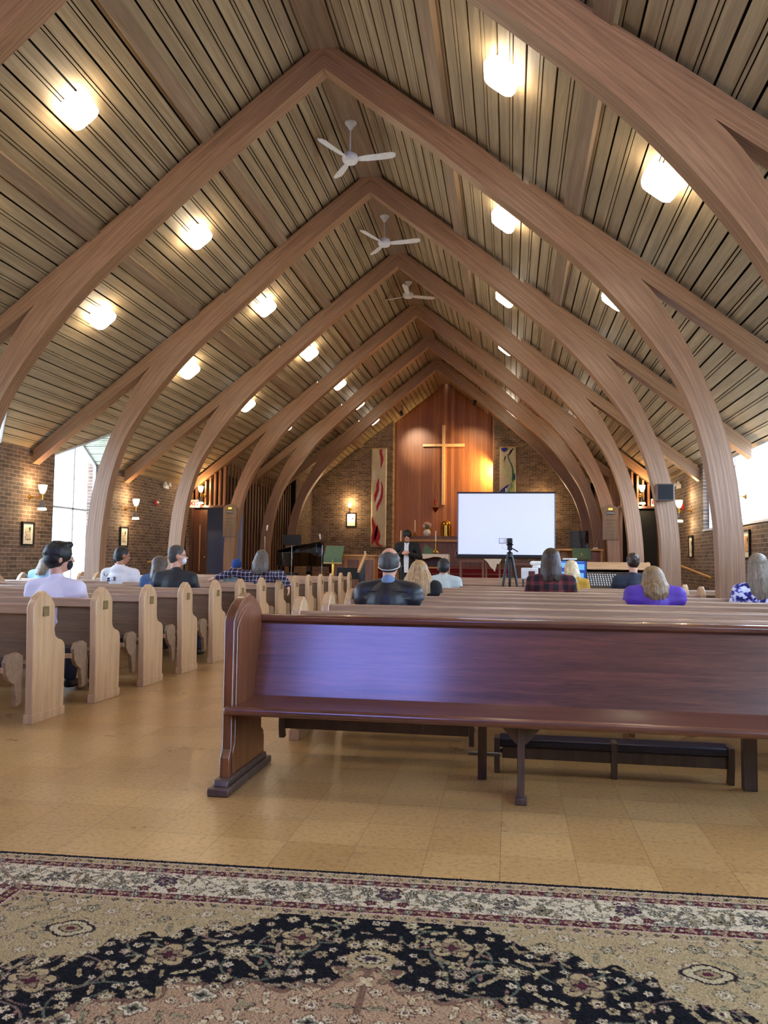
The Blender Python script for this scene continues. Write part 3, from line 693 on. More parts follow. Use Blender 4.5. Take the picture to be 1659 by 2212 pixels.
    for (a, b2, r0) in [(W/2,.56,.05),(W/2,.655,.085),(W/2-.24,.55,.085),(W/2-.52,.52,.05),(W/2-.62,.72,.09),(W/2-.95,.92,.09),(W/2-.80,.62,.055),(W/2-1.0,.74,.055),(W/2-.42,.67,.05)]:
        if r0 > .08: palmette(Q, a, b2, r0, (DRK, TAN, (140,118,92), BUR), blk, 0) if a != W/2 else polar(Q, a, b2, r0, ros(22,.06), [(1,TAN,None),(.62,DRK,ros(22,.05)),(.55,(184,170,134),ros(12,.1)),(.38,PUR,ros(6,.2)),(.2,DRK,one)], .62, 0, blk)
        else: rosette(Q, a, b2, r0, (DRK, (182,164,122), IV, TAN2), blk, 12, .75)
    # spandrels and medallion fills
    for msk, pal, n_, dmin in ((span, [((112,98,76), (188,172,136), IV, PNK), ((70,62,54), (150,140,108), IV, DRK), ((104,84,66), (184,164,130), TAN2, BUR)], 2200, .058), (med, [((84,50,48), (184,162,124), IV, PNK), ((96,66,56), (196,176,138), IV, DRK), ((70,54,48), (150,138,104), IV, BUR)], 3500, .050)):
        P_ = []
        for k in range(n_):
            u_, v_ = rng.uniform(.39, W/2), rng.uniform(.39, H/2)
            if msk[min(int(v_/R), qh-1), min(int(u_/R), qw-1)] and all((u_-a)**2+(v_-b2)**2 > dmin**2 for a, b2 in P_): P_.append((u_, v_))
        for a, b2 in P_:
            q = rng.randint(5); p3 = pal[rng.randint(3)]
            if q < 2: rosette(Q, a, b2, rng.uniform(.02, .034), p3, msk)
            elif q < 4: leaf(Q, a, b2, rng.uniform(.024, .036), p3[1], rng.uniform(0, PI), msk, p3[0])
            else: polar(Q, a, b2, .034, lambda T: .6+.4*np.cos(3*T+.4), [(1.1, p3[0], None), (.9, p3[1], None)], 1, rng.uniform(0, PI), msk)
    polar(Q, W/2-1.0, .60, .085, lambda T: .8+.2*np.abs(np.cos(2*T)), [(1.0, DRK, None), (.84, (186,170,132), None), (.5, DRK, None), (.42, TAN2, None), (.2, BUR, one)], .72, 0)
    for k in range(9):
        a = .12+.16*k; polar(Q, W/2-(a % 1.1), .39+.62+.1*math.sin(k*2.1)+(.0 if k < 5 else .14), .05, ros(4,.2), [(1, (104,80,64), None), (.86, IV, None), (.6, OLV, None), (.3, DRK, None)], .8, 0, med)
    # borders onto the quarter
    ee = np.minimum(U, V); top = V <= U; along = np.where(top, W/2-U, (H/2-V))
    bm = ee < .392
    ai = np.clip((along/R).astype(int), 0, sw-1); ei = np.clip((ee/R).astype(int), 0, sh-1)
    Q[bm] = B[ei[bm], ai[bm]]; Q[bm & (np.abs(U-V) < .004)] = (150,120,100)
    full = np.empty((nh, nw, 3), np.float32); full[:qh, :qw] = Q; full[:qh, nw-qw:] = Q[:, ::-1]; full[nh-qh:] = full[:qh][::-1]
    full = full*(1+.05*rng.randn(nh, nw, 1)); full = np.clip(full, 0, 255)/255
    linc = np.where(full <= .04045, full/12.92, ((full+.055)/1.055)**2.4)
    me = bpy.data.meshes.new('rug'); nv = nw*nh
    X, Y = np.meshgrid(np.arange(nw)*R, -np.arange(nh)*R); Z = .009+.0012*rng.randn(nh, nw)
    co = np.stack([X, Y, Z], -1).reshape(-1).astype(np.float32)
    me.vertices.add(nv); me.vertices.foreach_set('co', co)
    i0 = (np.arange(nh-1)[:, None]*nw+np.arange(nw-1)[None, :]).reshape(-1)
    q = np.stack([i0, i0+nw, i0+nw+1, i0+1], -1).astype(np.int32); nf = len(i0)
    me.loops.add(nf*4); me.loops.foreach_set('vertex_index', q.reshape(-1)); me.polygons.add(nf); me.polygons.foreach_set('loop_start', np.arange(nf, dtype=np.int32)*4)
    try: me.polygons.foreach_set('loop_total', np.full(nf, 4, np.int32))
    except Exception: pass
    me.update(calc_edges=True); ca = me.color_attributes.new('Col', 'FLOAT_COLOR', 'POINT')
    ca.data.foreach_set('color', np.concatenate([linc.reshape(-1, 3), np.ones((nv, 1))], 1).reshape(-1).astype(np.float32))
    me.materials.append(vcol('rug_wool'))
    root = thing('area_rug', 'Oriental area rug, black floral field with cream and burgundy borders, on the floor', 'rug', (-2.11, 3.058, 0), math.radians(2.05))
    o = bpy.data.objects.new('rug_pile', me); COL.objects.link(o); o.parent = root
    M().box(-.004, W+.004, -H-.004, .004, .0005, .0075).build('rug_backing', MT['blackm'], root)
make_rug()
# ------------------------------------------------------------------ pews
PROF = [(0,0),(-.012,.43),(-.03,.845),(-.015,.875),(.03,.93),(.10,.968),(.175,.93),(.232,.875),(.25,.845),(.256,.66),(.27,.62),(.30,.598),(.36,.58),(.39,.56),(.405,.53),(.41,.48),(.412,0)]
def make_pew(xa, xb, label, group, y):
    o = thing('pew', label, 'pew', (0, y, 0), 0, group)
    for i, x in enumerate((xa, xb-.06)):
        e = M().prism(PROF, 'x', x, x+.06).build('end_panel', MT['oak'], o, 35, .008)
        ins = [(.035,.05),(.02,.84),(.10,.915),(.215,.84),(.222,.65),(.30,.56),(.365,.52),(.372,.05)]
        M().box(x-.006, x+.066, -.008, .42, 0, .07).build('base_block', MT['oak'], e, 35, .004)
        if i == 1: M().box(x+.058, x+.065, .085, .165, .775, .85).build('number_plate', MT['plate'], e, 35, .002)
    a, b2 = xa+.058, xb-.058
    M().prism([(.045,.85),(.02,.85),(.12,.38),(.145,.38)], 'x', a, b2).build('backrest', MT['oak_back'], o)
    M().prism([(-.012,.80),(.075,.795),(.078,.862),(.062,.872),(.0,.874),(-.012,.865)], 'x', a, b2).build('top_rail', MT['oak_rail'], o, 35, .005)
    M().prism([(.10,.42),(.46,.43),(.475,.445),(.46,.46),(.10,.45)], 'x', a, b2).build('seat', MT['oak_rail'], o, 35, .004)
    M().prism([(.13,.452),(.44,.46),(.445,.485),(.43,.49),(.14,.485)], 'x', a+.02, b2-.02).build('seat_cushion', MT['navy'], o, 35, .006)
    xm = (a+b2)/2
    M().box(xm-.02, xm+.02, .06, .40, 0, .43).build('center_support', MT['oak'], o, 35, .004)
    kn = M(); kn.box(a+.03, b2-.03, -.235, -.215, .395, .435); kn.box(a+.03, b2-.03, -.215, -.05, .405, .425)
    ko = kn.build('kneeler', MT['oak_rail'], o, 35, .006)
    M().box(a+.05, b2-.05, -.21, -.055, .426, .485).build('kneeler_pad', MT['navy'], ko, 35, .012)
    for x in (a+.01, xm, b2-.045):
        M().prism([(-.225,.39),(-.235,.47),(-.20,.52),(-.10,.53),(-.03,.50),(-.03,.16),(-.09,.14),(-.12,.30),(-.19,.34)], 'x', x, x+.035).build('kneeler_bracket', MT['oak_back'], ko, 35, .004)
    return o
ORD = ['first','second','third','fourth','fifth','sixth','seventh','eighth','ninth','tenth','eleventh','twelfth','thirteenth','fourteenth']
GL, GR = 'light oak pews in the left block', 'light oak pews in the right block'
long0 = short0 = None
for k in range(14):
    y = 5.385+.89*k; lab = 'light oak pew in the left block, %s row from the camera' % ORD[k]
    if k in (1, 4, 5, 8, 12):
        if short0 is None: short0 = make_pew(-6.95, -3.43, lab, GL, y)
        else: dup(short0, (0, y, 0), label=lab)
    else:
        if long0 is None: long0 = make_pew(-7.75, -3.43, lab, GL, y)
        else: dup(long0, (0, y, 0), label=lab)
# right block: the same pew seen end-on at its left end
def make_pew_r(xa, xb, label, y):
    o = make_pew(xa, xb, label, GR, y); return o
l0 = s0_ = None
for k in range(8):
    y = 5.30+.885*k; lab = 'light oak pew in the right block, %s row behind the reddish bench' % ORD[k]
    if k in (1, 5, 6):
        if s0_ is None: s0_ = make_pew_r(-1.47, 2.25, lab, y)
        else: dup(s0_, (0, y, 0), label=lab)
    else:
        if l0 is None: l0 = make_pew_r(-1.47, 2.95, lab, y)
        else: dup(l0, (0, y, 0), label=lab)
# ------------------------------------------------------------------ reddish bench facing the camera
bo = thing('bench', 'reddish-brown oak bench facing the camera, pointed end panel, nearest of all seats', 'bench', (0,0,0))
GP = [(4.06,.04),(4.06,.175),(4.09,.215),(4.085,.885),(4.11,.925),(4.17,.97),(4.25,1.005),(4.335,1.03),(4.42,1.005),(4.50,.97),(4.555,.925),(4.58,.885),(4.60,.215),(4.66,.175),(4.66,.04)]
def inset(P_, d):
    c = Vector((4.34,.5)); return [((p[0]-c.x)*(1-d)+c.x, (p[1]-c.y)*(1-d*.8)+c.y) for p in P_]
for x, s_ in ((-1.505, 1), (2.75, -1)):
    e = M().prism(GP, 'x', x, x+.055).build('end_panel', MT['dark_oak'], bo, 35, .006)
    M().prism(inset(GP, .13), 'x', x-.009, x+.064).build('panel_moulding', MT['dark_oak'], e, 35, .005)
    fb = M(); fb.box(x-.03, x+.085, 3.965, 4.72, 0, .042); fb.prism([(4.0,.04),(4.69,.04),(4.67,.075),(4.02,.075)], 'x', x-.012, x+.067); fb.build('base_block', MT['post'], e, 35, .008)
a, b2 = -1.45, 2.75
bk = M(); bk.prism([(4.545,.87),(4.575,.87),(4.43,.43),(4.40,.43)], 'x', a, b2).build('backrest', MT['dark_oak_h'], bo, 35, .003)
M().prism([(4.52,.862),(4.52,.885),(4.535,.898),(4.60,.898),(4.612,.885),(4.612,.862),(4.60,.85),(4.575,.845),(4.535,.85)], 'x', a, b2).build('top_rail', MT['dark_oak_h'], bo, 35, .004)
M().box(a, b2, 4.535, 4.545, .845, .852).build('rail_bead', MT['dark_oak_h'], bo, 35, .002)
M().prism([(4.05,.405),(4.05,.445),(4.25,.44),(4.42,.452),(4.42,.43),(4.25,.405)], 'x', a, b2).build('seat', MT['dark_oak_h'], bo, 35, .004)
M().tube([(a-.03,4.045,.425),(a-.02,4.045,.425),(b2,4.045,.425)], [.014,.024,.024], 14).build('seat_nose', MT['dark_oak_h'], bo)
for x in (.06, 1.62):
    l = M(); l.box(x-.018, x+.018, 4.15, 4.42, 0, .41); l.build('leg', MT['post'], bo, 35, .003)
    M().prism([(x-.12,.405),(x+.12,.405),(x+.03,.30),(x+.0,.285),(x-.03,.30)], 'y', 4.17, 4.19).build('corner_bracket', MT['post'], bo, 35, .002)
    M().box(x-.03, x+.03, 4.13, 4.20, 0, .035).build('foot', MT['post'], bo, 35, .006)
M().box(-.175, -.125, 4.58, 4.62, 0, .43).build('rear_post', MT['post'], bo, 35, .003)
M().box(1.26, 1.33, 4.64, 4.70, 0, .43).build('rear_post', MT['post'], bo, 35, .003)
# kneelers behind the bench
def kneeler(x0, x1, zp, y, label, feet):
    o = M().tube([(x0, .03, zp-.08), (x1, .03, zp-.08)], .012).build('kneeler', MT['post'], bo, loc=(0, y, 0)); o['label'] = label
    M().box(x0, x1, -.02, .14, zp-.05, zp).build('pad', MT['navy'], o, 35, .012)
    M().box(x0+.02, x1-.02, .0, .02, zp-.115, zp-.05).build('rail', MT['post'], o, 35, .004)
    for x in feet:
        M().prism([(-.03,zp+.005),(.05,zp+.01),(.06,zp-.05),(.02,zp-.12),(.035,0.0 if zp < .24 else zp-.17),(-.015,0.0 if zp < .24 else zp-.17),(-.03,zp-.1)], 'x', x-.016, x+.016).build('bracket', MT['post'], o, 35, .003)
    return o
kneeler(-.06, 1.24, .20, 4.75, 'dark padded kneeler lowered behind the reddish bench, right of its rear post', (-.07, .59, 1.22))
kneeler(-1.40, -.20, .30, 4.80, 'dark blue padded kneeler raised under the reddish bench, left of its rear post', (-.22, -1.38))
M().tube([(-.23,.0,.12),(-.05,.0,.12)], .012).build('pivot_rod', MT['steel'], bo, loc=(0,4.68,0))
# ------------------------------------------------------------------ people
def remesh(o, vox, smooth=4):
    m_ = o.modifiers.new('r', 'REMESH'); m_.mode = 'VOXEL'; m_.voxel_size = vox; m_.use_smooth_shade = True
    if smooth: s_ = o.modifiers.new('s', 'SMOOTH'); s_.iterations = smooth; s_.factor = .5
    return o
def V(*a): return Vector(a)
def hand(mb, wr, d, n, side, curl=.5, k=1.0):
    """palm and five fingers; d points to the fingers, n out of the palm, side +1/-1 puts the thumb"""
    d = Vector(d).normalized(); n = (Vector(n)-d*Vector(n).dot(d)).normalized(); t = d.cross(n)*side
    wr = Vector(wr); pc = wr+d*.05*k
    R = Matrix((t, d, n)).transposed()
    mb.ellip(pc, (.038*k, .052*k, .016*k), R, 14, 8); mb.cap(wr-d*.02, .024*k, pc, .022*k)
    for i, (off, L) in enumerate([(.029, .070), (.010, .080), (-.010, .074), (-.028, .058)]):
        b0 = pc+t*off*k+d*.042*k; d1 = (d+n*curl*.6).normalized(); d2 = (d+n*curl*1.6).normalized(); L *= k
        m_ = b0+d1*L*.5; mb.cap(b0, .0095*k, m_, .009*k, 8, 3); mb.cap(m_, .009*k, m_+d2*L*.5, .0075*k, 8, 3)
    b0 = pc+t*.03*k-d*.03*k; m_ = b0+(t*.7+d*.6+n*.3).normalized()*.035*k; mb.cap(b0, .0125*k, m_, .011*k, 8, 3); mb.cap(m_, .011*k, m_+(d+t*.15+n*.4).normalized()*.032*k, .009*k, 8, 3)
def person(label, loc, top, yaw=0, pitch=0, roll=0, sw=.2, hair='short', hc='hair_dark', skin='skin', topm=None, pants='denim', J=None, puff=1.0, hoodie=False, seated=True,
           floor=0, vox=.011, hk=1.0, extra=None, rz=0, hlen=.28, hwid=.1, group=None, girth=1.0, cat='person'):
    """local frame: +y is where the body faces; yaw turns the head to the person's left"""
    o = thing('person', label, cat, loc, rz, group); T = top; Z = max(T-.385, .935) if seated else T-.36
    j = dict(hipL=(-.09,.26,.545), hipR=(.09,.26,.545), kneeL=(-.12,.66,.53), kneeR=(.12,.66,.53), ankL=(-.12,.62,.10), ankR=(.12,.62,.10),
             shL=(-sw,.13,Z), shR=(sw,.13,Z), elL=(-sw-.06,.19,Z-.25), elR=(sw+.06,.19,Z-.25), wrL=(-.09,.42,Z-.32), wrR=(.09,.42,Z-.32),
             hdL=(.3,.9,-.1), hdR=(-.3,.9,-.1), hnL=(0,0,-1), hnR=(0,0,-1), neck=(0,.14,Z+.085), head=(0,.165,T-.12), chest=(0,.15,Z-.10), belly=(0,.2,.72))
    if not seated:
        j.update(hipL=(-.09,0,T-.80), hipR=(.09,0,T-.80), kneeL=(-.1,.02,T-1.2), kneeR=(.1,.02,T-1.2), ankL=(-.11,0,floor+.08), ankR=(.11,0,floor+.08), belly=(0,.0,T-.68),
                 chest=(0,0,T-.46), shL=(-sw,0,T-.34), shR=(sw,0,T-.34), neck=(0,0,T-.28), head=(0,.03,T-.12))
    if J: j.update(J)
    j = {k: Vector(v) for k, v in j.items()}
    HR = (Matrix.Rotation(yaw, 3, 'Z') @ Matrix.Rotation(pitch, 3, 'X') @ Matrix.Rotation(roll, 3, 'Y'))
    def hp(x, y, z): return j['head'] + HR @ (Vector((x, y, z))*hk)
    # body
    b = M()
    b.ellip(j['belly']*.25+(j['hipL']+j['hipR'])*.375, (.165*girth,.125,.12)); b.cap(j['belly'], .13*girth, j['chest'], .14*girth, 16)
    b.ellip(j['chest'], (.165*girth,.115,.17)); b.cap(j['shL'], .062, j['shR'], .062)
    nb = j['neck']; b.cap(nb-V(0,0,.06), .06, hp(0,-.02,-.05), .055)
    for s_ in 'LR':
        b.cap(nb-V(0,0,.02), .05, j['sh'+s_], .05); b.cap(j['sh'+s_], .055, j['el'+s_], .042); b.cap(j['el'+s_], .041, j['wr'+s_], .027)
        b.cap(j['hip'+s_], .09, j['knee'+s_], .06); b.cap(j['knee'+s_], .058, j['ank'+s_], .038)
        hand(b, j['wr'+s_], j['hd'+s_], j['hn'+s_], 1 if s_ == 'R' else -1, .5, .95)
    b.ellip(hp(0,0,.02), (.076*hk,.094*hk,.098*hk), HR); b.ellip(hp(0,.035,-.045), (.058*hk,.060*hk,.068*hk), HR); b.ellip(hp(0,.05,-.085), (.034*hk,.032*hk,.024*hk), HR, 12, 8)
    b.cap(hp(0,.092,.005), .009*hk, hp(0,.112,-.026), .014*hk, 8, 3)
    b.cap(hp(-.022,.086,-.062), .008*hk, hp(.022,.086,-.062), .008*hk, 8, 3)
    b.cap(hp(-.04,.083,.03), .010*hk, hp(.04,.083,.03), .010*hk, 8, 3)
    for s_ in (-1, 1): b.ellip(hp(s_*.078,-.005,-.01), (.012*hk,.022*hk,.032*hk), HR, 10, 8)
    remesh(b.build('body', MT[skin], o), vox, 3)
    for s_ in (-1, 1):
        e = M(); e.ellip(hp(s_*.031,.082,.008), (.011*hk,.009*hk,.0085*hk), HR, 12, 8); eo = e.build('eye', MT['white'], o)
        M().ellip(hp(s_*.031,.0895,.008), (.0048*hk,.003*hk,.0048*hk), HR, 10, 6).build('iris', MT['black'], eo)
        M().cap(hp(s_*.048,.087,.032), .004*hk, hp(s_*.016,.095,.034), .005*hk, 8, 3).build('eyebrow', MT[hc if hc in MT else 'black'], o)
    M().cap(hp(-.02,.096,-.06), .004*hk, hp(.02,.096,-.06), .004*hk, 8, 3).build('mouth', MT['lips'], o)
    # top
    p = .018*puff; c = M(); g = girth
    c.cap(j['belly']-V(0,.0,.06), .14*g+p, j['chest'], .148*g+p, 18); c.ellip(j['chest']+V(0,0,.02), (.172*g+p,.12+p,.175+p)); c.cap(j['shL'], .064+p, j['shR'], .064+p)
    c.cap(nb-V(0,0,.07), .08+p, nb-V(0,0,.0), .056+p*.6)
    for s_ in 'LR':
        c.cap(nb-V(0,0,.035), .050+p, j['sh'+s_], .060+p); c.cap(j['chest']+V(0,0,.02), .13+p*.5, j['sh'+s_]-V(0,0,.05), .07+p); c.cap(j['sh'+s_], .06+p, j['el'+s_], .048+p); e_ = j['wr'+s_]*.93+j['el'+s_]*.07; c.cap(j['el'+s_], .048+p, e_, .034+p*.8)
    if puff > 1.8:
        for k in range(4):
            z = .04+k*.105; c.ellip(j['chest']+V(0,-.01,.10-z*1.1), (.20*g+p,.135+p,.058))
    if hoodie:
        c.ellip(nb+V(0,-.085,-.02), (.115,.06,.075)); c.cap(nb+V(-.085,-.02,.0), .035, nb+V(.085,-.02,.0), .035); c.ellip(nb+V(0,-.10,-.07), (.08,.045,.07))
    # folds of cloth
    rr = random.Random(int(abs(loc[0]*100)))
    for k in range(7):
        a = rr.uniform(-.9, .9); z = rr.uniform(-.22, .08)
        c.cap(j['chest']+V(math.sin(a)*.15*g, -math.cos(a)*(.118+p), z), .012, j['chest']+V(math.sin(a+.3)*.15*g, -math.cos(a+.3)*(.118+p), z-.1), .010, 8, 3)
    remesh(c.build('top', topm or MT['black'], o), vox, 5)
    # trousers and shoes
    t_ = M()
    for s_ in 'LR': t_.cap(j['hip'+s_], .115, j['knee'+s_], .078); t_.cap(j['knee'+s_], .075, j['ank'+s_]+V(0,0,.02), .058)
    t_.ellip((j['hipL']+j['hipR'])*.5, (.185,.14,.12)); remesh(t_.build('trousers', MT[pants], o), .014, 3)
    for s_ in 'LR':
        a = j['ank'+s_]; s2 = M(); s2.cap(a+V(0,-.03,-.045), .042, a+V(0,.13,-.055), .036); s2.ellip(a+V(0,.05,-.07), (.045,.13,.022)); remesh(s2.build('shoe', MT['black'], o), .01, 2)
    # hair
    H = M(); hs = random.Random(int(abs(loc[1]*37)+abs(loc[0]*11)))
    if hair in ('short', 'crop', 'balding', 'quiff', 'mop'):
        th = {'short': .011, 'crop': .004, 'balding': .005, 'quiff': .016, 'mop': .022}[hair]
        if hair != 'balding': H.ellip(hp(0,-.010,.034), ((.077+th)*hk,(.092+th)*hk,(.089+th)*hk), HR)
        H.ellip(hp(0,-.03,.0), ((.074+th)*hk,(.070+th)*hk,(.080+th*.5)*hk), HR)
        if hair in ('balding',):
            for s_ in (-1,1): H.ellip(hp(s_*.05,-.012,.02), ((.033)*hk,.07*hk,.062*hk), HR)
            H.ellip(hp(0,-.05,.02), (.068*hk,.054*hk,.072*hk), HR)
        if hair in ('short','quiff','mop'):
            for k in range(40):
                a = hs.uniform(0, 2*PI); e_ = hs.uniform(-.2, 1.4)
                q = (math.cos(a)*math.cos(e_)*(.078+th*.6), -.012+math.sin(a)*math.cos(e_)*(.09+th*.5), .03+math.sin(e_)*(.088+th*.6))
                if q[1] > .055 and q[2] < .07: continue
                H.cap(hp(*q), .012*hk, hp(q[0]*1.06, q[1]*1.06-.006, q[2]*1.04+.004), .007*hk, 7, 2)
        if hair in ('short','quiff','mop','crop'): H.ellip(hp(0,-.038,-.035), (.064*hk,.052*hk,.062*hk), HR)
        if hair == 'quiff': H.ellip(hp(0,.022,.100), (.064*hk,.074*hk,.034*hk), HR); H.ellip(hp(0,.07,.105), (.05*hk,.035*hk,.028*hk), HR)
        if hair == 'mop':
            for k in range(9): H.cap(hp(-.06+.015*k,.05,.11), .016*hk, hp(-.07+.0175*k,.082,.098), .008*hk)
    elif hair == 'long':
        H.ellip(hp(0,-.008,.032), (.097*hk,.106*hk,.100*hk), HR); base = j['head']
        for row, (nn, rad, sc) in enumerate(((24, .024, 1.0), (15, .022, 1.06))):
            for k in range(nn):
                a = PI*(.02+.96*k/(nn-1))+PI
                q_ = .086 if row == 0 else .058; st = hp(math.cos(a)*q_, math.sin(a)*q_-.004, .03 if row == 0 else .085)
                sx = math.cos(a)*hwid*sc*(1+hs.uniform(-.08,.08)); ln = hlen*(1+hs.uniform(-.2,.06)); fx = HR @ Vector((1, 0, 0)); by = min(base.y, j['neck'].y)
                md = Vector((base.x+fx.x*(sx*.80+math.cos(a)*.02), by-.02+math.sin(a)*.085*sc, base.z-ln*.35)); m2 = Vector((base.x+fx.x*sx*.99, by-.03+math.sin(a)*(.09*sc+p*.6), base.z-ln*.75)); en = Vector((base.x+fx.x*sx*1.0+hs.uniform(-.016,.016), by-.03+math.sin(a)*(.095+p), base.z-ln))
                H.cap(st, rad*.8, md, .022, 8, 3); H.cap(md, .023, m2, .021, 8, 3); H.cap(m2, .021, en, .008, 8, 3)
    elif hair == 'beanie':
        H.ellip(hp(0,-.006,.045), (.090*hk,.105*hk,.095*hk), HR)
        for k in range(14): a = k*2*PI/14; H.cap(hp(math.cos(a)*.083, math.sin(a)*.098-.004, .0), .012*hk, hp(math.cos(a)*.05, math.sin(a)*.06, .125), .010*hk, 8, 3)
    nm = 'beanie' if hair == 'beanie' else 'hair'
    ho = H.build(nm, MT[hc], o); remesh(ho, .0075 if hair == 'long' else .008, 1 if hair != 'crop' else 3)
    if extra: extra(o, j, hp, HR)
    return o
def clh(name, c):
    d_ = tuple(int(k*.55) for k in c); MT[name] = wood(name, d_, tuple(min(255, int(k*1.15)) for k in c), (46,46,3), .5)
def cl(name, c, rough=.85, var=.12, scale=7): MT[name] = plain(name, c, rough, var=var, scale=scale, bmp=.15)
for nm, c in [('hair_dark',(24,22,22)),('hair_black',(16,17,20)),('hair_grey',(122,120,116)),('hair_darkgrey',(74,72,68)),('hair_brown',(58,40,28)),('hair_blond',(176,140,96)),('hair_pale',(214,192,150)),
              ('hair_ash',(128,112,92)),('denim',(44,54,76)),('lips',(160,84,80)),('knit_blue',(30,62,120)),('hair_lightbrown',(138,108,72)),('hair_longgrey',(96,86,78))]: (clh(nm, c) if 'hair' in nm else cl(nm, c))
LIL = plain('lilac_white_shirt', (216,210,228), .8, var=.06, bmp=.2, scale=6); WHT = plain('white_hoodie', (228,228,232), .85, var=.04, bmp=.2, scale=6)
def xmask(o, j, hp, HR):
    m_ = M(); m_.ellip(hp(0,.062,-.052), (.060,.050,.052), HR); m_.build('face_mask', MT['mask'], o)
    for s_ in (-1,1): M().tube([hp(s_*.052,.075,-.03), hp(s_*.083,.0,-.01)], .0022, 6).build('mask_loop', MT['mask'], o)
MT['mask'] = plain('pale_face_mask', (222,226,232), .8); MT['mask_dark'] = plain('dark_face_mask', (26,22,26), .8)
def xglasses(o, j, hp, HR):
    g_ = M()
    for s_ in (-1,1):
        pts = [hp(s_*(.032+.023*math.cos(a)), .103, .006+.018*math.sin(a)) for a in [i*2*PI/12 for i in range(13)]]; g_.tube(pts, .0022, 6); g_.tube([hp(s_*.055,.10,.01), hp(s_*.083,.0,.012)], .0025, 6)
    g_.tube([hp(-.009,.105,.01), hp(.009,.105,.01)], .002, 6); g_.build('glasses', MT['black'], o)
def xboth(o, j, hp, HR):
    xglasses(o, j, hp, HR); m_ = M(); m_.ellip(hp(0,.062,-.052), (.062,.052,.052), HR); m_.build('face_mask', MT['mask_dark'], o)
    for s_ in (-1,1): M().tube([hp(s_*.052,.075,-.03), hp(s_*.086,.0,-.01)], .003, 6).build('mask_loop', MT['mask_dark'], o)
def xglmask(o, j, hp, HR): xglasses(o, j, hp, HR); xmask(o, j, hp, HR)
def xpuffer(o, j, hp, HR):
    m_ = M(); m_.tube([hp(-.083,.0,-.02), hp(-.078,-.05,-.035), hp(-.04,-.098,-.05), hp(0,-.108,-.054), hp(.04,-.098,-.05), hp(.078,-.05,-.035), hp(.083,0,-.02)], .0035, 8); m_.build('mask_strap', MT['white'], o)
    M().ellip(hp(0,.062,-.052), (.060,.050,.052), HR).build('face_mask', MT['mask'], o)
    c = M(); c.cap(j['neck']-V(0,.035,.03), .078, j['neck']-V(0,.03,-.012), .070); remesh(c.build('shirt_collar', MT['collar'], o), .012, 3)
    for k in range(5):
        z = j['chest'].z+.10-k*.085; y0 = j['chest'].y; pts = [(math.sin(a)*(.245-.01*k), y0-math.cos(a)*.178, z+.02*math.cos(a)) for a in [(-1.25+i*.25) for i in range(11)]]
        M().tube(pts, .004, 6).build('quilt_seam', MT['blackm'], o)
MT['collar'] = plain('blue_collar', (104,128,160), .8)
# left block, from the camera forwards
person('man in a pale lilac shirt with dark hair and glasses, head turned right', (-3.92, 6.30, 0), 1.33, -.85, 0, 0, .20, 'quiff', 'hair_black', 'skin', LIL, extra=xboth, hk=1.12, girth=1.12)
person('man in a black jacket with grey hair and glasses, head turned right', (-4.0, 9.0, 0), 1.37, -1.0, 0, 0, .20, 'crop', 'hair_darkgrey', 'skin', plain('black_jacket', (24,26,34), .6, bmp=.2, scale=6), extra=xglmask, hk=1.08, girth=1.05)
person('person with long grey hair and a blue denim jacket beside the black-jacketed man', (-4.42, 9.45, 0), 1.24, -.6, 0, 0, .17, 'long', 'hair_longgrey', 'skin', plain('blue_denim_jacket', (74,98,138), .85, bmp=.25, scale=40), hlen=.2, hwid=.085)
person('man in a white hoodie with dark writing across the back', (-5.60, 10.72, 0), 1.37, -.7, -.1, 0, .21, 'crop', 'hair_dark', 'skin2', WHT, hoodie=True, extra=xglasses, hk=1.1, girth=1.15, puff=1.3)
person('person in a navy coat partly hidden by the man in the white hoodie', (-6.12, 11.63, 0), 1.33, .2, 0, 0, .17, 'short', 'hair_black', 'skin', plain('navy_coat', (26,34,58), .8))
person('person with blond-grey hair in a light blue hooded top beside the tall window', (-7.40, 11.65, 0), 1.20, -.35, -.35, -.1, .18, 'long', 'hair_ash', 'skin', plain('light_blue_hoodie', (142,176,212), .85), hlen=.15, hwid=.085)
PL = plaid('purple_plaid_flannel', (34,26,50), (206,196,214), None, .062, .16)
person('long-haired person in dark plaid flannel, both arms draped over the pew back', (-3.76, 11.60, 0), 1.36, .1, -.12, 0, .19, 'long', 'hair_longgrey', 'skin', PL, hlen=.24, hwid=.105, vox=.009,
       J=dict(elL=(-.42,.02,1.02), wrL=(-.64,-.05,.93), hdL=(-1,.1,-.15), hnL=(0,.4,-1), elR=(.36,-.03,1.0), wrR=(.50,-.10,.84), hdR=(.15,.05,-1), hnR=(-1,0,0)))
person('child in a blue knitted beanie and grey hood beside the plaid-shirted person', (-4.17, 11.62, 0), 1.22, .4, 0, 0, .12, 'beanie', 'knit_blue', 'skin', plain('grey_hooded_coat', (112,122,122), .85), hoodie=True, hk=.92)
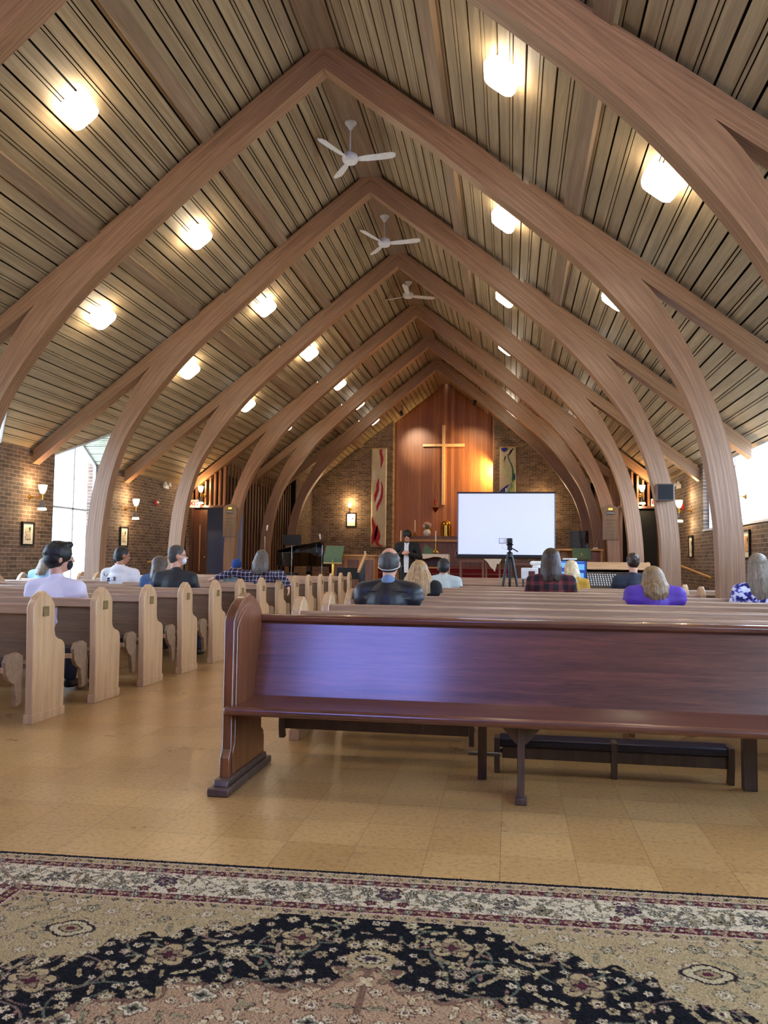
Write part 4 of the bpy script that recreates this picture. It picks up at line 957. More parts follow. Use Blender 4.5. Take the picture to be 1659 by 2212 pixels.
# right block
person('balding man in a black puffer jacket with a white mask strap behind his head', (-1.08, 6.98, 0), 1.32, 0, 0, 0, .215, 'balding', 'hair_darkgrey', 'skin', plain('black_puffer', (20,24,34), .45, var=.3, bmp=.15, scale=10), extra=xpuffer, hk=1.17, girth=1.25, puff=2.2)
person('woman with blond shoulder-length hair in a black top', (-1.01, 8.75, 0), 1.22, .05, 0, .05, .185, 'long', 'hair_blond', 'skin', plain('black_top', (18,18,22), .85), hlen=.27, hwid=.145, hk=1.05)
person('man in a pale grey-green sweatshirt with short dark hair, head bowed', (-.95, 11.42, 0), 1.25, 0, -.35, 0, .19, 'short', 'hair_dark', 'skin', plain('grey_green_sweatshirt', (184,196,192), .85, bmp=.15, scale=6), hk=1.05)
RPL = plaid('red_black_plaid', (26,20,28), (104,40,44), None, .11, .45)
person('person with long dark hair in a red and black plaid shirt', (.50, 9.80, 0), 1.385, 0, 0, 0, .22, 'long', 'hair_brown', 'skin', RPL, hlen=.27, hwid=.105, hk=1.1, girth=1.1)
person('person with platinum blond hair in a mustard yellow jacket', (.87, 11.45, 0), 1.26, -.4, 0, 0, .17, 'long', 'hair_pale', 'skin', plain('mustard_jacket', (182,138,40), .8, bmp=.2, scale=8), hoodie=True, hlen=.20, hwid=.095, hk=.98)
person('man in a dark navy jacket with short brown hair at the mixing desk', (1.72, 11.50, 0), 1.37, .2, 0, 0, .21, 'short', 'hair_brown', 'skin', plain('navy_jacket', (26,36,54), .75, bmp=.2, scale=6), hk=1.0)
person('person with long light brown hair and a purple hooded jacket, leaning right', (1.38, 7.86, 0), 1.19, -.5, -.25, -.25, .21, 'long', 'hair_lightbrown', 'skin', plain('purple_jacket', (84,48,160), .6, bmp=.2, scale=8), hlen=.19, hwid=.125, hk=1.05)
FLO = blotch('floral_blouse', [(0,(30,28,92)),(.43,(92,90,186)),(.50,(214,218,238)),(.62,(226,228,244))], 20)
person('woman with long straight ash-blond hair in a blue and white flowered blouse', (2.55, 8.62, 0), 1.34, -.1, 0, 0, .19, 'long', 'hair_ash', 'skin', FLO, hlen=.44, hwid=.10)
# the speaker
def xpreach(o, j, hp, HR):
    xglasses(o, j, hp, HR)
    M().prism([(-.055,-.36),(-.045,-.02),(0,-.06),(.045,-.02),(.055,-.36),(.045,-.66),(-.045,-.66)], 'y', .152, .166).build('shirt_front', MT['white'], o, loc=(0,0,j['neck'].z-.0))
    for s_ in (-1,1): M().prism([(0,0),(s_*.055,.02),(s_*.04,-.07),(s_*.012,-.09)], 'y', .09, .105).build('shirt_collar', MT['white'], o, loc=(0,.02,j['neck'].z-.01))
pr_ = person('man in a black suit and white shirt standing with hands together, facing the pews', (-2.27, 17.68, .21), 1.70, 0, -.10, 0, .20, 'mop', 'hair_black', 'skin', plain('black_suit', (14,14,18), .7), pants='black', seated=False, vox=.008, rz=PI, extra=xpreach,
       J=dict(elL=(-.29,.06,1.10), wrL=(-.07,.25,1.18), hdL=(.8,.35,.1), hnL=(0,-.6,-.4), elR=(.29,.06,1.10), wrR=(.07,.25,1.20), hdR=(-.8,.35,.1), hnR=(0,-.6,-.4)))
# ------------------------------------------------------------------ chancel furniture
F1 = .42; F2 = 1.05
# cross
o = thing('altar_cross', 'tall thin pale wooden cross fixed to the panelled front wall', 'cross', (-2.42, YB+.44, 0))
MT['crosswood'] = wood('pale_cross_wood', (216,172,112), (242,206,150), (8,8,8), .4)
M().box(-.055, .055, -.06, .05, 3.30, 6.25).build('upright', MT['crosswood'], o, 35, .004); M().box(-.77, .77, -.065, .045, 5.46, 5.55).build('crossbar', MT['crosswood'], o, 35, .004)
# banners
def banner(x0, x1, z0, z1, label):
    o = thing('banner', label, 'banner', ((x0+x1)/2, YB-.06, z0), 0, 'tall cloth banners on the front wall'); w_, h = (x1-x0), z1-z0
    n, m_ = 8, 30; mb = M(); vs, fs = [], []
    for i in range(m_+1):
        for k in range(n+1):
            u_, v_ = k/n, i/m_; vs.append((-w_/2+w_*u_, .012*math.sin(u_*7+v_*9)*(1-v_), h*v_))
    for i in range(m_):
        for k in range(n): a = i*(n+1)+k; fs.append((a, a+1, a+n+2, a+n+1))
    mb.add(vs, fs); co = mb.build('cloth', MT['cloth_tan'], o); sd = co.modifiers.new('s', 'SOLIDIFY'); sd.thickness = .006; sd.offset = -1
    M().tube([(-w_/2-.04, 0, h+.01), (w_/2+.04, 0, h+.01)], .014).build('hanging_rod', MT['honey'], o)
    return o, w_, h
MT['cloth_tan'] = plain('gold_beige_silk', (206,190,150), .5, var=.1, scale=4); MT['flame'] = plain('flame_red_cloth', (170,24,34), .7); MT['silver'] = plain('silver_cloth', (220,212,204), .4)
MT['leafg'] = plain('leaf_green_cloth', (46,116,74), .7); MT['lime'] = plain('lime_cloth', (168,206,120), .7); MT['royal'] = plain('royal_blue_cloth', (40,48,140), .7)
def strip(o, name, mt, ctr, wd, w_, h, y=-.022):
    """tapered curved applique; ctr: (u, v) points, wd: width factors"""
    pts = [Vector(((u_-.5)*w_, v_*h)) for u_, v_ in ctr]; n = 24; P, _ = resample(pts, n); vs, fs = [], []
    for i in range(n):
        t = (P[min(i+1, n-1)]-P[max(i-1, 0)]).normalized(); nn = Vector((-t.y, t.x)); f_ = i/(n-1)*(len(wd)-1); k = min(int(f_), len(wd)-2); ww = (wd[k]*(1-(f_-k))+wd[k+1]*(f_-k))*w_/2
        for yy in (y, y+.004):
            for s_ in (-1, 1): vs.append((P[i].x+nn.x*ww*s_, yy, P[i].y+nn.y*ww*s_))
    for i in range(n-1):
        a, b2 = i*4, i*4+4
        for q in ((0,1),(1,3),(3,2),(2,0)): fs.append((a+q[0], a+q[1], b2+q[1], b2+q[0]))
    return M().add(vs, fs).build(name, mt, o)
o, w_, h = banner(-5.02, -4.45, 1.72, 5.34, 'tall beige banner with red flames, left of the wood panel')
for c, wd in [([(.62,.99),(.60,.95),(.68,.90),(.66,.85),(.60,.795)], (.17,.17,.19,.12,.01)), ([(.50,.70),(.42,.63),(.42,.58),(.30,.52),(.25,.455)], (.01,.16,.18,.2,.02)), ([(.64,.665),(.72,.60),(.66,.50),(.45,.42),(.38,.36)], (.01,.13,.16,.2,.02)),
              ([(.08,.31),(.16,.24),(.28,.17),(.20,.09),(.08,.02)], (.01,.2,.3,.3,.02)), ([(.46,.23),(.40,.18),(.32,.12),(.24,.08)], (.01,.12,.16,.02)), ([(.38,.22),(.48,.12),(.40,.05),(.62,.015),(.80,.005)], (.01,.24,.34,.2,.02))]:
    strip(o, 'flame', MT['flame'], c, wd, w_, h)
strip(o, 'pale_flame', MT['silver'], [(.58,.64),(.58,.56),(.42,.47),(.34,.42)], (.01,.16,.2,.02), w_, h)
strip(o, 'pale_flame', MT['silver'], [(.22,.78),(.16,.74),(.2,.70),(.14,.67)], (.01,.16,.2,.02), w_, h)
o, w_, h = banner(-.37, .21, 1.75, 5.34, 'tall beige banner with blue flowers and green stems, right of the wood panel')
strip(o, 'green_stem', MT['leafg'], [(.50,.93),(.56,.88),(.78,.80),(.82,.70),(.74,.62),(.55,.52),(.46,.42),(.44,.3),(.5,.1)], (.06,.08,.12,.14,.12,.1,.1,.08,.04), w_, h)
strip(o, 'lime_stem', MT['lime'], [(.24,.86),(.30,.80),(.48,.74),(.70,.67),(.86,.60),(.90,.45)], (.02,.08,.08,.1,.1,.04), w_, h, -.028)
strip(o, 'lime_stem', MT['lime'], [(.86,.66),(.70,.60),(.60,.50),(.55,.36)], (.02,.08,.08,.02), w_, h, -.028)
strip(o, 'blue_petal', MT['royal'], [(.10,.985),(.28,.975),(.48,.985)], (.08,.30,.10), w_, h)
strip(o, 'blue_petal', MT['royal'], [(.02,.50),(.22,.56),(.46,.61),(.62,.625)], (.30,.34,.16,.02), w_, h)
strip(o, 'blue_petal', MT['royal'], [(.93,.74),(.90,.70),(.94,.67)], (.02,.12,.04), w_, h)
strip(o, 'dark_leaf', MT['dark'], [(.56,.92),(.70,.96),(.86,.99)], (.04,.12,.02), w_, h)
strip(o, 'dark_leaf', MT['dark'], [(.36,.91),(.30,.88),(.26,.855)], (.05,.06,.01), w_, h)
# sanctuary lamp
o = thing('sanctuary_lamp', 'brass hanging lamp with a red glass, in front of the wood panel', 'hanging lamp', (-2.42, 26.0, 2.98))
M().lathe([(.001,-.18),(.02,-.17),(.012,-.14),(.04,-.11),(.09,-.05),(.13,.0),(.135,.02),(.12,.02),(.05,-.02),(.04,.06),(.06,.07),(.06,.09),(.001,.09)], (0,0,0), 24).build('bowl', MT['brass'], o)
M().lathe([(.045,.09),(.055,.12),(.058,.26),(.052,.28),(.048,.26),(.04,.1)], (0,0,0), 20).build('glass_cup', MT['redglass'], o)
for k in range(3): a = k*2*PI/3+.5; M().tube([(.125*math.cos(a),.125*math.sin(a),.02),(.01*math.cos(a),.01*math.sin(a),.80)], .005, 6).build('chain', MT['brass'], o)
M().lathe([(.001,.78),(.035,.79),(.04,.84),(.001,.87)], (0,0,0), 14).build('hanger_cap', MT['brass'], o); M().tube([(0,0,.85),(0,0,4.75)], .004, 6).build('hanging_cord', MT['brass'], o)
# picture frames
def picture(loc, rz, w_, h, label, art=(196,186,160)):
    o = thing('framed_picture', label, 'picture', loc, rz, 'black framed pictures under the wall lamps')
    f = M(); t = .03
    for a in ((-w_/2, w_/2, 0, t), (-w_/2, w_/2, h-t, h), (-w_/2, -w_/2+t, t, h-t), (w_/2-t, w_/2, t, h-t)): f.box(a[0], a[1], -.035, -.002, a[2], a[3])
    f.build('frame', MT['black'], o, 35, .003); M().box(-w_/2+t, w_/2-t, -.016, -.004, t, h-t).build('mat_board', MT['offwhite'], o)
    am = blotch('picture_art', [(0,(70,62,54)),(.45,art),(.6,(150,136,110))], 14); M().box(-w_*.22, w_*.22, -.02, -.016, h*.24, h*.78).build('print', am, o)
    return o
picture((XL, 12.82, 1.41), PI/2, .36, .42, 'black-framed small print on the left brick wall beside the tall window')
picture((XL, 16.35, 1.46), PI/2, .36, .44, 'black-framed small print on the left brick wall under the farther wall lamp')
picture((XW, 16.95, 1.36), -PI/2, .36, .46, 'black-framed small print on the right brick wall between the two nearest columns')
picture((XW, 13.1, 1.32), -PI/2, .36, .46, 'black-framed colourful print under the bright right window', (208,150,96))
picture((-5.76, YB, 2.46), 0, .36, .50, 'black-framed white picture under the lamp left of the flame banner', (230,226,214))
# exit signs with lettering
def text(name, body, size, loc, mt, parent, extr=.004, rz=0):
    cu = bpy.data.curves.new(name, 'FONT'); cu.body = body; cu.size = size; cu.extrude = extr; cu.align_x = 'CENTER'; cu.align_y = 'CENTER'
    t_ = bpy.data.objects.new(name, cu); COL.objects.link(t_); dg = bpy.context.evaluated_depsgraph_get(); me = bpy.data.meshes.new_from_object(t_.evaluated_get(dg)); bpy.data.objects.remove(t_)
    me.materials.clear(); me.materials.append(mt); o2 = bpy.data.objects.new(name, me); COL.objects.link(o2); o2.parent = parent; o2.location = loc; o2.rotation_euler = (PI/2, 0, rz); return o2
RED = emit('exit_red', (225,20,40), .8); SGN = emit('sign_face_glow', (236,226,206), .15)
o = thing('exit_sign', 'white exit sign with red letters above the left side door', 'exit sign', (-8.11, 19.50, 2.64))
M().box(-.17, .17, 0, .06, -.10, .10).build('sign_box', SGN, o, 35, .004); text('letters', 'EXIT', .17, (-.01, -.004, 0), RED, o)
o = thing('exit_sign', 'small white exit sign beside the lamp above the right side doorway', 'exit sign', (3.43, 19.50, 2.68))
M().box(-.12, .12, 0, .06, -.09, .09).build('sign_box', SGN, o, 35, .004); text('letters', 'EXIT', .12, (0, -.004, 0), RED, o)
MT['board'] = wood('hymn_board_wood', (112,90,64), (144,118,88), (10,10,.8), .5); MT['tan_top'] = wood('tan_rail_wood', (156,120,84), (190,152,112), (.8,10,10), .4)
# hymn boards
def hymn(x, label):
    o = thing('hymn_board', label, 'hymn board', (x, 19.50, 1.79), 0, 'wooden hymn boards on the column pair')
    M().prism([(-.18,0),(.18,0),(.18,.74),(.13,.79),(0,.85),(-.13,.79),(-.18,.74)], 'y', 0, .05).build('board', MT['board'], o, 35, .004)
    M().box(-.095, .095, -.008, 0, .60, .675).build('title_plate', MT['black'], o, 35, .002); text('letters', 'HYMNS', .052, (0, -.010, .637), MT['white'], o, .002)
    for k in range(6): M().box(-.15, .15, -.012, 0, .05+.085*k, .062+.085*k).build('number_rail', MT['board'], o, 35, .002)
    M().box(-.05, .05, -.006, 0, .71, .76).build('small_plaque', MT['brass'], o)
hymn(-7.11, 'pointed wooden hymn board on the left column beside the blue-grey opening'); hymn(2.37, 'pointed wooden hymn board on the right column near the lectern')
# loudspeaker, emergency lights, fire alarms
o = thing('loudspeaker', 'square black-brown loudspeaker mounted on the right column', 'speaker', (2.34, 12.55, 2.19))
M().box(-.125, .125, 0, .18, 0, .26).build('cabinet', MT['post'], o, 35, .006); M().box(-.11, .11, -.008, 0, .015, .245).build('grille', MT['blackm'], o, 35, .003); M().box(-.03, .03, .18, .25, .1, .16).build('bracket', MT['black'], o)
def emlight(loc, rz, label):
    o = thing('emergency_light', label, 'emergency light', loc, rz, 'white twin-headed emergency lights')
    M().box(-.11, .11, -.06, 0, -.05, .05).build('case', MT['white'], o, 35, .006)
    for s_ in (-1, 1): M().lathe([(.02,.05),(.045,.03),(.055,.0),(.05,-.01),(.001,-.012)], (0,0,0), 16, Matrix.Translation((s_*.12,-.08,.06)) @ Matrix.Rotation(-PI/2-.4, 4, 'X')).build('lamp_head', MT['white'], o)
emlight((XL, 18.4, 2.98), PI/2, 'white twin emergency light high on the left brick wall'); emlight((XW, 18.0, 2.92), -PI/2, 'white twin emergency light high on the right brick wall')
def alarm(loc, rz, label):
    o = thing('fire_alarm', label, 'fire alarm', loc, rz, 'red fire alarm sounders')
    M().box(-.06, .06, -.05, 0, -.06, .06).build('base', MT['flame'], o, 35, .004); M().box(-.045, .045, -.075, -.05, -.02, .03).build('strobe', MT['white'], o, 35, .003)
alarm((XL, 17.9, 2.55), PI/2, 'red fire alarm sounder on the left brick wall'); alarm((XW, 17.7, 2.46), -PI/2, 'red fire alarm sounder on the right brick wall')
# wall handrails
def handrail(x, p0, p1, s_, label):
    o = thing('handrail', label, 'handrail', (x, 0, 0), 0, 'sloping brass wall handrails')
    M().tube([(s_*.09, p0[0], p0[1]), (s_*.09, p1[0], p1[1])], .02, 12).build('rail', MT['honey'], o)
    for f_ in (.15, .55, .9): y, z = p0[0]+(p1[0]-p0[0])*f_, p0[1]+(p1[1]-p0[1])*f_; M().tube([(0,y,z-.06),(s_*.07,y,z-.05),(s_*.09,y,z)], .008, 8).build('bracket', MT['brass'], o)
handrail(XW, (18.6,1.28), (15.1,1.0), -1, 'sloping wooden handrail on the right brick wall'); handrail(XL, (19.3,1.36), (17.4,1.12), 1, 'sloping wooden handrail on the left wall beside the brown door')
# retable behind the altar
o = thing('altar_shelf', 'wide wooden shelf cabinet against the panelled front wall', 'altar shelf', (-2.1, 27.9, F2))
M().box(-1.45, 1.45, .05, .95, 0, .86).build('front_panel', MT['pinkwood'], o, 35, .004); M().box(-1.55, 1.55, -.02, 1.1, .86, .955).build('shelf', MT['honey'], o, 35, .012); M().box(-1.50, 1.50, .02, 1.1, .955, 1.07).build('gradine', MT['pinkwood'], o, 35, .006)
M().lathe([(.15,0),(.16,.01),(.13,.012),(.12,0)], (0,0,0), 24, Matrix.Translation((.35,.045,.45)) @ Matrix.Rotation(PI/2, 4, 'X')).build('carved_roundel', MT['honey_v'], o)
def candlestick(loc, h, hc, label):
    o = thing('candlestick', label, 'candlestick', loc, 0, 'brass candlesticks with white candles')
    M().lathe([(.001,0),(.085,0),(.09,.02),(.05,.05),(.02,.08),(.014,h*.45),(.035,h*.5),(.036,h*.53),(.014,h*.57),(.012,h*.92),(.04,h*.96),(.045,h),(.001,h)], (0,0,0), 20).build('stand', MT['brass'], o)
    M().lathe([(.001,h),(.018,h),(.017,h+hc),(.001,h+hc+.005)], (0,0,0), 14).build('candle', MT['candle'], o)
candlestick((-3.36, 28.25, F2+1.07), .16, .42, 'thick white candle on a brass stand at the left of the altar shelf')
candlestick((-2.86, 20.9, F1+1.03), .30, .28, 'tall brass candlestick at the left end of the altar table'); candlestick((-1.93, 20.9, F1+1.03), .30, .28, 'tall brass candlestick at the right end of the altar table')
o = thing('flower_vase', 'round white vase of pale flowers on the altar shelf', 'vase', (-2.93, 28.3, F2+1.07))
M().lathe([(.001,0),(.07,0),(.12,.06),(.135,.13),(.11,.20),(.07,.235),(.075,.25),(.06,.245),(.09,.19),(.001,.02)], (0,0,0), 24).build('vase', MT['white'], o)
fl = M(); rr = random.Random(3)
stm = M()
for k in range(22):
    a, e_ = rr.uniform(0, 2*PI), rr.uniform(.35, 1.5); q = Vector((math.cos(a)*math.cos(e_)*.2, math.sin(a)*math.cos(e_)*.12, .26+math.sin(e_)*.22)); stm.tube([(0,0,.2), q*.5+V(0,0,.12), q], .004, 5)
    for p_ in range(5): b_a = p_*2*PI/5; fl.ellip(q+V(.022*math.cos(b_a),-.01,.022*math.sin(b_a)), (.018,.010,.018), None, 8, 6)
stm.build('stems', MT['leafg'], o); fl.build('blossoms', plain('flower_pinkwhite', (216,180,168), .7, var=.35, scale=30), o)
o = thing('tabernacle', 'round brass tabernacle on the altar shelf', 'tabernacle', (-2.25, 28.3, F2+1.07))
M().lathe([(.001,0),(.20,0),(.20,.03),(.18,.04),(.18,.40),(.20,.42),(.17,.50),(.10,.55),(.001,.57)], (0,0,0), 32).build('body', MT['brass'], o)
for k in range(10): a = k*2*PI/10; M().tube([(.185*math.cos(a),.185*math.sin(a),.04),(.185*math.cos(a),.185*math.sin(a),.40)], .008, 6).build('column', MT['brass'], o)
# altar table
o = thing('altar_table', 'open wooden altar table on the platform in front of the red steps', 'altar', (-2.35, 20.8, F1))
M().box(-.72, .72, 0, .55, .93, .985).build('tabletop', MT['honey'], o, 35, .006); M().box(-.66, .66, .05, .5, .62, .66).build('lower_shelf', MT['honey'], o, 35, .004)
for x in (-.66, -.1, .60):
    for y in (.02, .47): M().box(x, x+.06, y, y+.06, 0, .93).build('leg', MT['honey_v'], o, 35, .004)
M().box(-.6, .6, .30, .36, .66, .93).build('back_board', MT['redwood'], o)
c = M(); c.box(-.76, .76, -.03, .58, .987, .997); c.box(.745, .76, -.03, .58, .45, .99)
for k in range(12): x = -.76+k*.127; c.prism([(x,.997),(x+.127,.997),(x+.127,.90-.03*math.sin(k*1.3)),(x,.90-.03*math.sin((k-1)*1.3))], 'y', -.035, -.03)
t_ = c.build('altar_cloth', MT['cloth'], None, loc=(-2.35, 20.8, F1)); tag(t_, 'white linen cloth laid over the altar table', 'altar cloth')
t_ = M().prism([(-.02,0),(.34,0),(.26,.08),(.05,.24),(0,.2)], 'y', 0, .3).build('green_veil', MT['green'], None, loc=(-2.72, 20.95, F1+1.0)); t_.location = (-2.25, 20.95, F1+1.0); tag(t_, 'green veil draped over a chalice on the altar table', 'veil')
# small table with lace, right of it
o = thing('side_table', 'narrow wooden side table below the projection screen', 'table', (-.9, 19.3, F1))
M().box(-.32, .30, 0, .4, .80, .84).build('tabletop', MT['pinkwood'], o, 35, .004)
for x in (-.30, .24):
    for y in (.02, .34): M().box(x, x+.045, y, y+.045, 0, .80).build('leg', MT['pinkwood'], o, 35, .003)
o = thing('small_table', 'small wooden table with a white lace cloth below the projection screen', 'table', (-.40, 19.3, F1))
M().box(-.2, .2, 0, .4, .84, .88).build('tabletop', MT['pinkwood'], o, 35, .004)
for x in (-.18, .14):
    for y in (.02, .34): M().box(x, x+.04, y, y+.04, 0, .84).build('leg', MT['pinkwood'], o, 35, .003)
t_ = M().prism([(-.21,.01),(.21,.01),(.21,0),(.14,-.12),(.10,-.10),(.05,-.30),(0,-.24),(-.06,-.18),(-.12,-.08),(-.21,0)], 'y', -.03, -.012).build('lace_cloth', MT['cloth'], None, loc=(-.40, 19.3, F1+.875)); t_.location.y = 19.29; tag(t_, 'white lace cloth hanging off the small table', 'lace cloth')
o = thing('low_cabinet', 'grey-brown low cabinet behind the projection screen stand', 'cabinet', (.55, 19.2, F1))
M().box(-.55, .7, 0, .5, 0, .82).build('body', MT['pinkwood'], o, 35, .004); M().box(-.58, .73, -.03, .53, .82, .86).build('top', MT['post'], o, 35, .004); M().box(-.50, .62, -.012, 0, .08, .74).build('door', MT['redwood'], o, 35, .003)
# projection screen on its stand
o = thing('projection_screen', 'large white portable projection screen with black borders', 'projection screen', (-.08, 16.8, 0))
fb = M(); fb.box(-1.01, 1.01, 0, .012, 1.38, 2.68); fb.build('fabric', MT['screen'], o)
M().box(-1.03, 1.03, -.005, .03, 2.665, 2.70).build('top_bar', MT['black'], o, 35, .004); M().box(-1.04, 1.04, -.04, .05, 1.30, 1.385).build('roller_case', MT['black'], o, 35, .02)
for s_ in (-1, 1): M().box(s_*1.005-.01, s_*1.005+.01, -.004, .016, 1.38, 2.68).build('side_border', MT['steel'], o)
M().tube([(0,.08,.45),(0,.08,2.78)], .016).build('mast', MT['chrome'], o); M().tube([(0,.08,2.78),(0,.04,2.70)], .012).build('hook', MT['chrome'], o)
for k in range(3): a = k*2*PI/3+.5; M().tube([(0,.08,.75),(.45*math.cos(a),.08+.45*math.sin(a),.02)], .012).build('leg', MT['steel'], o)
# camcorder on a tripod
o = thing('tripod', 'black camera tripod standing among the right block of pews', 'tripod', (.0, 11.75, 0))
M().tube([(0,0,.95),(0,0,1.40)], .016).build('center_column', MT['black'], o); M().lathe([(.02,1.28),(.045,1.30),(.045,1.36),(.02,1.38)], (0,0,0), 16).build('collar', MT['black'], o)
for a in (PI+.5, -.25, PI/2): 
    e = Vector((.28*math.cos(a), .28*math.sin(a), .03)); m_ = Vector((.03*math.cos(a), .03*math.sin(a), 1.30)).lerp(e, .5); l = M(); l.tube([(.03*math.cos(a), .03*math.sin(a), 1.32), m_], .020).build('leg', MT['black'], o); M().tube([m_, e], .014).build('leg', MT['black'], o); M().ellip(e, (.02,.02,.015)).build('rubber_foot', MT['blackm'], o)
hd = M(); hd.box(-.035,.035,-.035,.035,1.40,1.47); hd.box(-.05,.05,-.03,.03,1.47,1.49); hd.build('pan_head', MT['black'], o, 35, .006); M().tube([(.03,-.02,1.43),(.11,-.18,1.38)], .009).build('pan_handle', MT['black'], o)
o = thing('camcorder', 'small black video camera with its flip screen open on the tripod', 'video camera', (.0, 11.75, 1.49))
cm = M(); cm.box(-.04,.04,-.08,.07,.0,.085); cm.build('body', MT['black'], o, 35, .014); M().lathe([(.034,0),(.036,.05),(.03,.055),(.001,.045)], (0,0,0), 18, Matrix.Translation((0,.065,.045)) @ Matrix.Rotation(-PI/2, 4, 'X')).build('lens', MT['black'], o)
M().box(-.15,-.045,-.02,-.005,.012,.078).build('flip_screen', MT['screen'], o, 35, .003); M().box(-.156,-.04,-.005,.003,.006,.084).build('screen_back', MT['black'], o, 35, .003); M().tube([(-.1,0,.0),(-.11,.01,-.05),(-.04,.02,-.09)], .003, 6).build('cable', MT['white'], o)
# sound and video desk
o = thing('folding_table', 'dark folding table carrying the monitor, projector and mixing desk', 'table', (1.05, 12.55, 0))
M().box(-.98, .98, 0, .75, .76, .79).build('tabletop', MT['post'], o, 35, .004)
for x in (-.9, .86):
    for y in (.04, .67): M().tube([(x,y,0),(x,y,.76)], .015).build('leg', MT['steel'], o)
SCR = emit('monitor_glow', (22,52,120), 1.0); SC2 = emit('monitor_tile_glow', (88,140,214), 1.1)
o = thing('monitor', 'computer monitor with a blue display on the sound desk', 'monitor', (.94, 12.75, .79))
M().box(-.25, .25, 0, .035, .13, .48).build('bezel', MT['black'], o, 35, .004); so = M().box(-.235, .235, -.003, 0, .145, .465).build('display', SCR, o)
for x0, x1, z0, z1 in [(-.22,-.08,.36,.44),(-.05,.06,.37,.43),(.08,.21,.33,.42),(-.22,-.02,.18,.30),(.02,.20,.18,.28),(-.22,.2,.452,.458)]: M().box(x0,x1,-.005,-.003,z0,z1).build('display_tile', SC2, so)
M().box(-.02,.02,.01,.03,0,.2).build('neck', MT['black'], o); M().box(-.12,.12,-.04,.14,0,.012).build('foot', MT['black'], o, 35, .003)
t_ = M().box(-.11,.11,0,.06,0,.03).build('desk_lamp_bar', MT['white'], None, 35, .012, loc=(.93, 12.74, 1.27)); tag(t_, 'white light bar clipped along the top of the monitor', 'light bar')
o = thing('projector', 'white projector with a rectangular vent on the sound desk', 'projector', (.31, 12.65, .79))
M().box(-.13,.13,0,.3,.17,.35).build('housing', MT['white'], o, 35, .015); M().box(-.02,.08,-.004,0,.22,.30).build('vent', MT['redwood'], o, 35, .003)
for x in (-.1,.1):
    for y in (.05,.25): M().tube([(x,y,0),(x,y,.18)], .012).build('foot', MT['black'], o)
o = thing('video_conference_camera', 'white cylindrical camera unit standing on the projector', 'camera unit', (.42, 12.75, 1.14))
M().lathe([(.001,0),(.07,0),(.075,.02),(.06,.03),(.055,.045),(.001,.045)], (0,0,0), 20).build('base', MT['white'], o); M().cap((-.07,.02,.075), .035, (.08,.02,.075), .035, 16).build('head', MT['white'], o)
o = thing('mixing_desk', 'black sound mixing desk with rows of pale knobs', 'mixing desk', (1.42, 12.52, .79)); rx = Matrix.Rotation(math.radians(28), 4, 'X')
M().box(-.24,.24,0,.5,0,.06,rx).build('console', MT['black'], o, 35, .006); M().prism([(0,0),(.44,0),(.44,.23)], 'x', -.23, .23).build('stand', MT['black'], o)
for k in range(12):
    for i in range(6): M().lathe([(.010,.06),(.009,.078),(.001,.079)], (-.21+k*.038,.10+i*.065,0), 8, rx).build('knob', MT['white'], o)
# wooden front rails
o = thing('choir_rail', 'long wooden panelled rail with a sloping pale top, front right of the pews', 'choir rail', (1.70, 15.0, 0))
M().prism([(0,1.06),(.0,1.14),(.06,1.16),(.14,1.25),(.30,1.25),(.30,1.06)], 'x', -.82, .84).build('top', MT['tan_top'], o, 35, .008); M().box(-.80, .82, .0, .04, 1.05, 1.12).build('moulding', MT['post'], o, 35, .006); M().box(-.78, .80, .03, .08, 0, 1.06).build('panel', MT['post'], o, 35, .004)
for x in (-.81, .78): M().prism([(0,0),(.32,0),(.32,1.2),(.18,1.26),(0,1.12)], 'x', x, x+.05).build('end_panel', MT['honey_v'], o, 35, .006)
o = thing('low_front_panel', 'low pale wooden pew front panel ahead of the right block', 'pew front', (-.2, 14.9, 0))
M().box(-1.2, 1.05, 0, .05, .80, .93).build('top_rail', MT['oak_rail'], o, 35, .006); M().box(-1.15, 1.0, .01, .04, .1, .80).build('panel', MT['oak_back'], o); 
for x in (-1.2, 1.0): M().box(x, x+.05, -.01, .06, 0, .93).build('post', MT['oak'], o, 35, .004)
# lectern (left) with green cloth, and the pulpit (right)
o = thing('reading_desk', 'long honey-coloured wooden communion desk left of the altar', 'desk', (-3.85, 19.0, F1))
M().box(-.46, .62, 0, .5, 0, .90).build('body', MT['honey_v'], o, 35, .006); M().box(-.5, .66, -.04, .54, .90, .945).build('top', MT['honey'], o, 35, .008)
for x in (-.42, -.05, .30): M().box(x, x+.28, -.012, 0, .1, .82).build('front_panel', MT['pinkwood'], o, 35, .003)
o = thing('lectern', 'brass lectern on a turned stem in front of the communion desk', 'lectern', (-4.17, 18.6, F1))
M().lathe([(.001,0),(.17,0),(.17,.03),(.05,.07),(.025,.12),(.03,.4),(.05,.45),(.03,.5),(.045,.72),(.03,.78),(.02,.84),(.001,.84)], (0,0,0), 20).build('stem', MT['brass'], o)
M().prism([(-.02,.82),(.22,1.10),(.20,1.12),(-.04,.85)], 'x', -.23, .23).build('book_rest', MT['brass'], o)
t_ = M().prism([(-.055,.845),(.215,1.135),(.20,1.145),(-.062,.86),(-.075,.84),(-.07,.72),(-.055,.72)], 'x', -.225, .225).build('lectern_cloth', MT['green'], None, 35, loc=(-4.17, 18.6, F1+.005)); tag(t_, 'green embroidered cloth hanging over the brass lectern', 'lectern cloth')
for k in range(1): M().box(-.225,.225,-.078,-.074,.715,.745).build('fringe', MT['gold'], t_); M().tube([(0,-.078,.755),(0,-.078,.82)], .006, 6).build('embroidery', MT['gold'], t_); M().tube([(-.025,-.078,.795),(.025,-.078,.795)], .006, 6).build('embroidery', MT['gold'], t_)
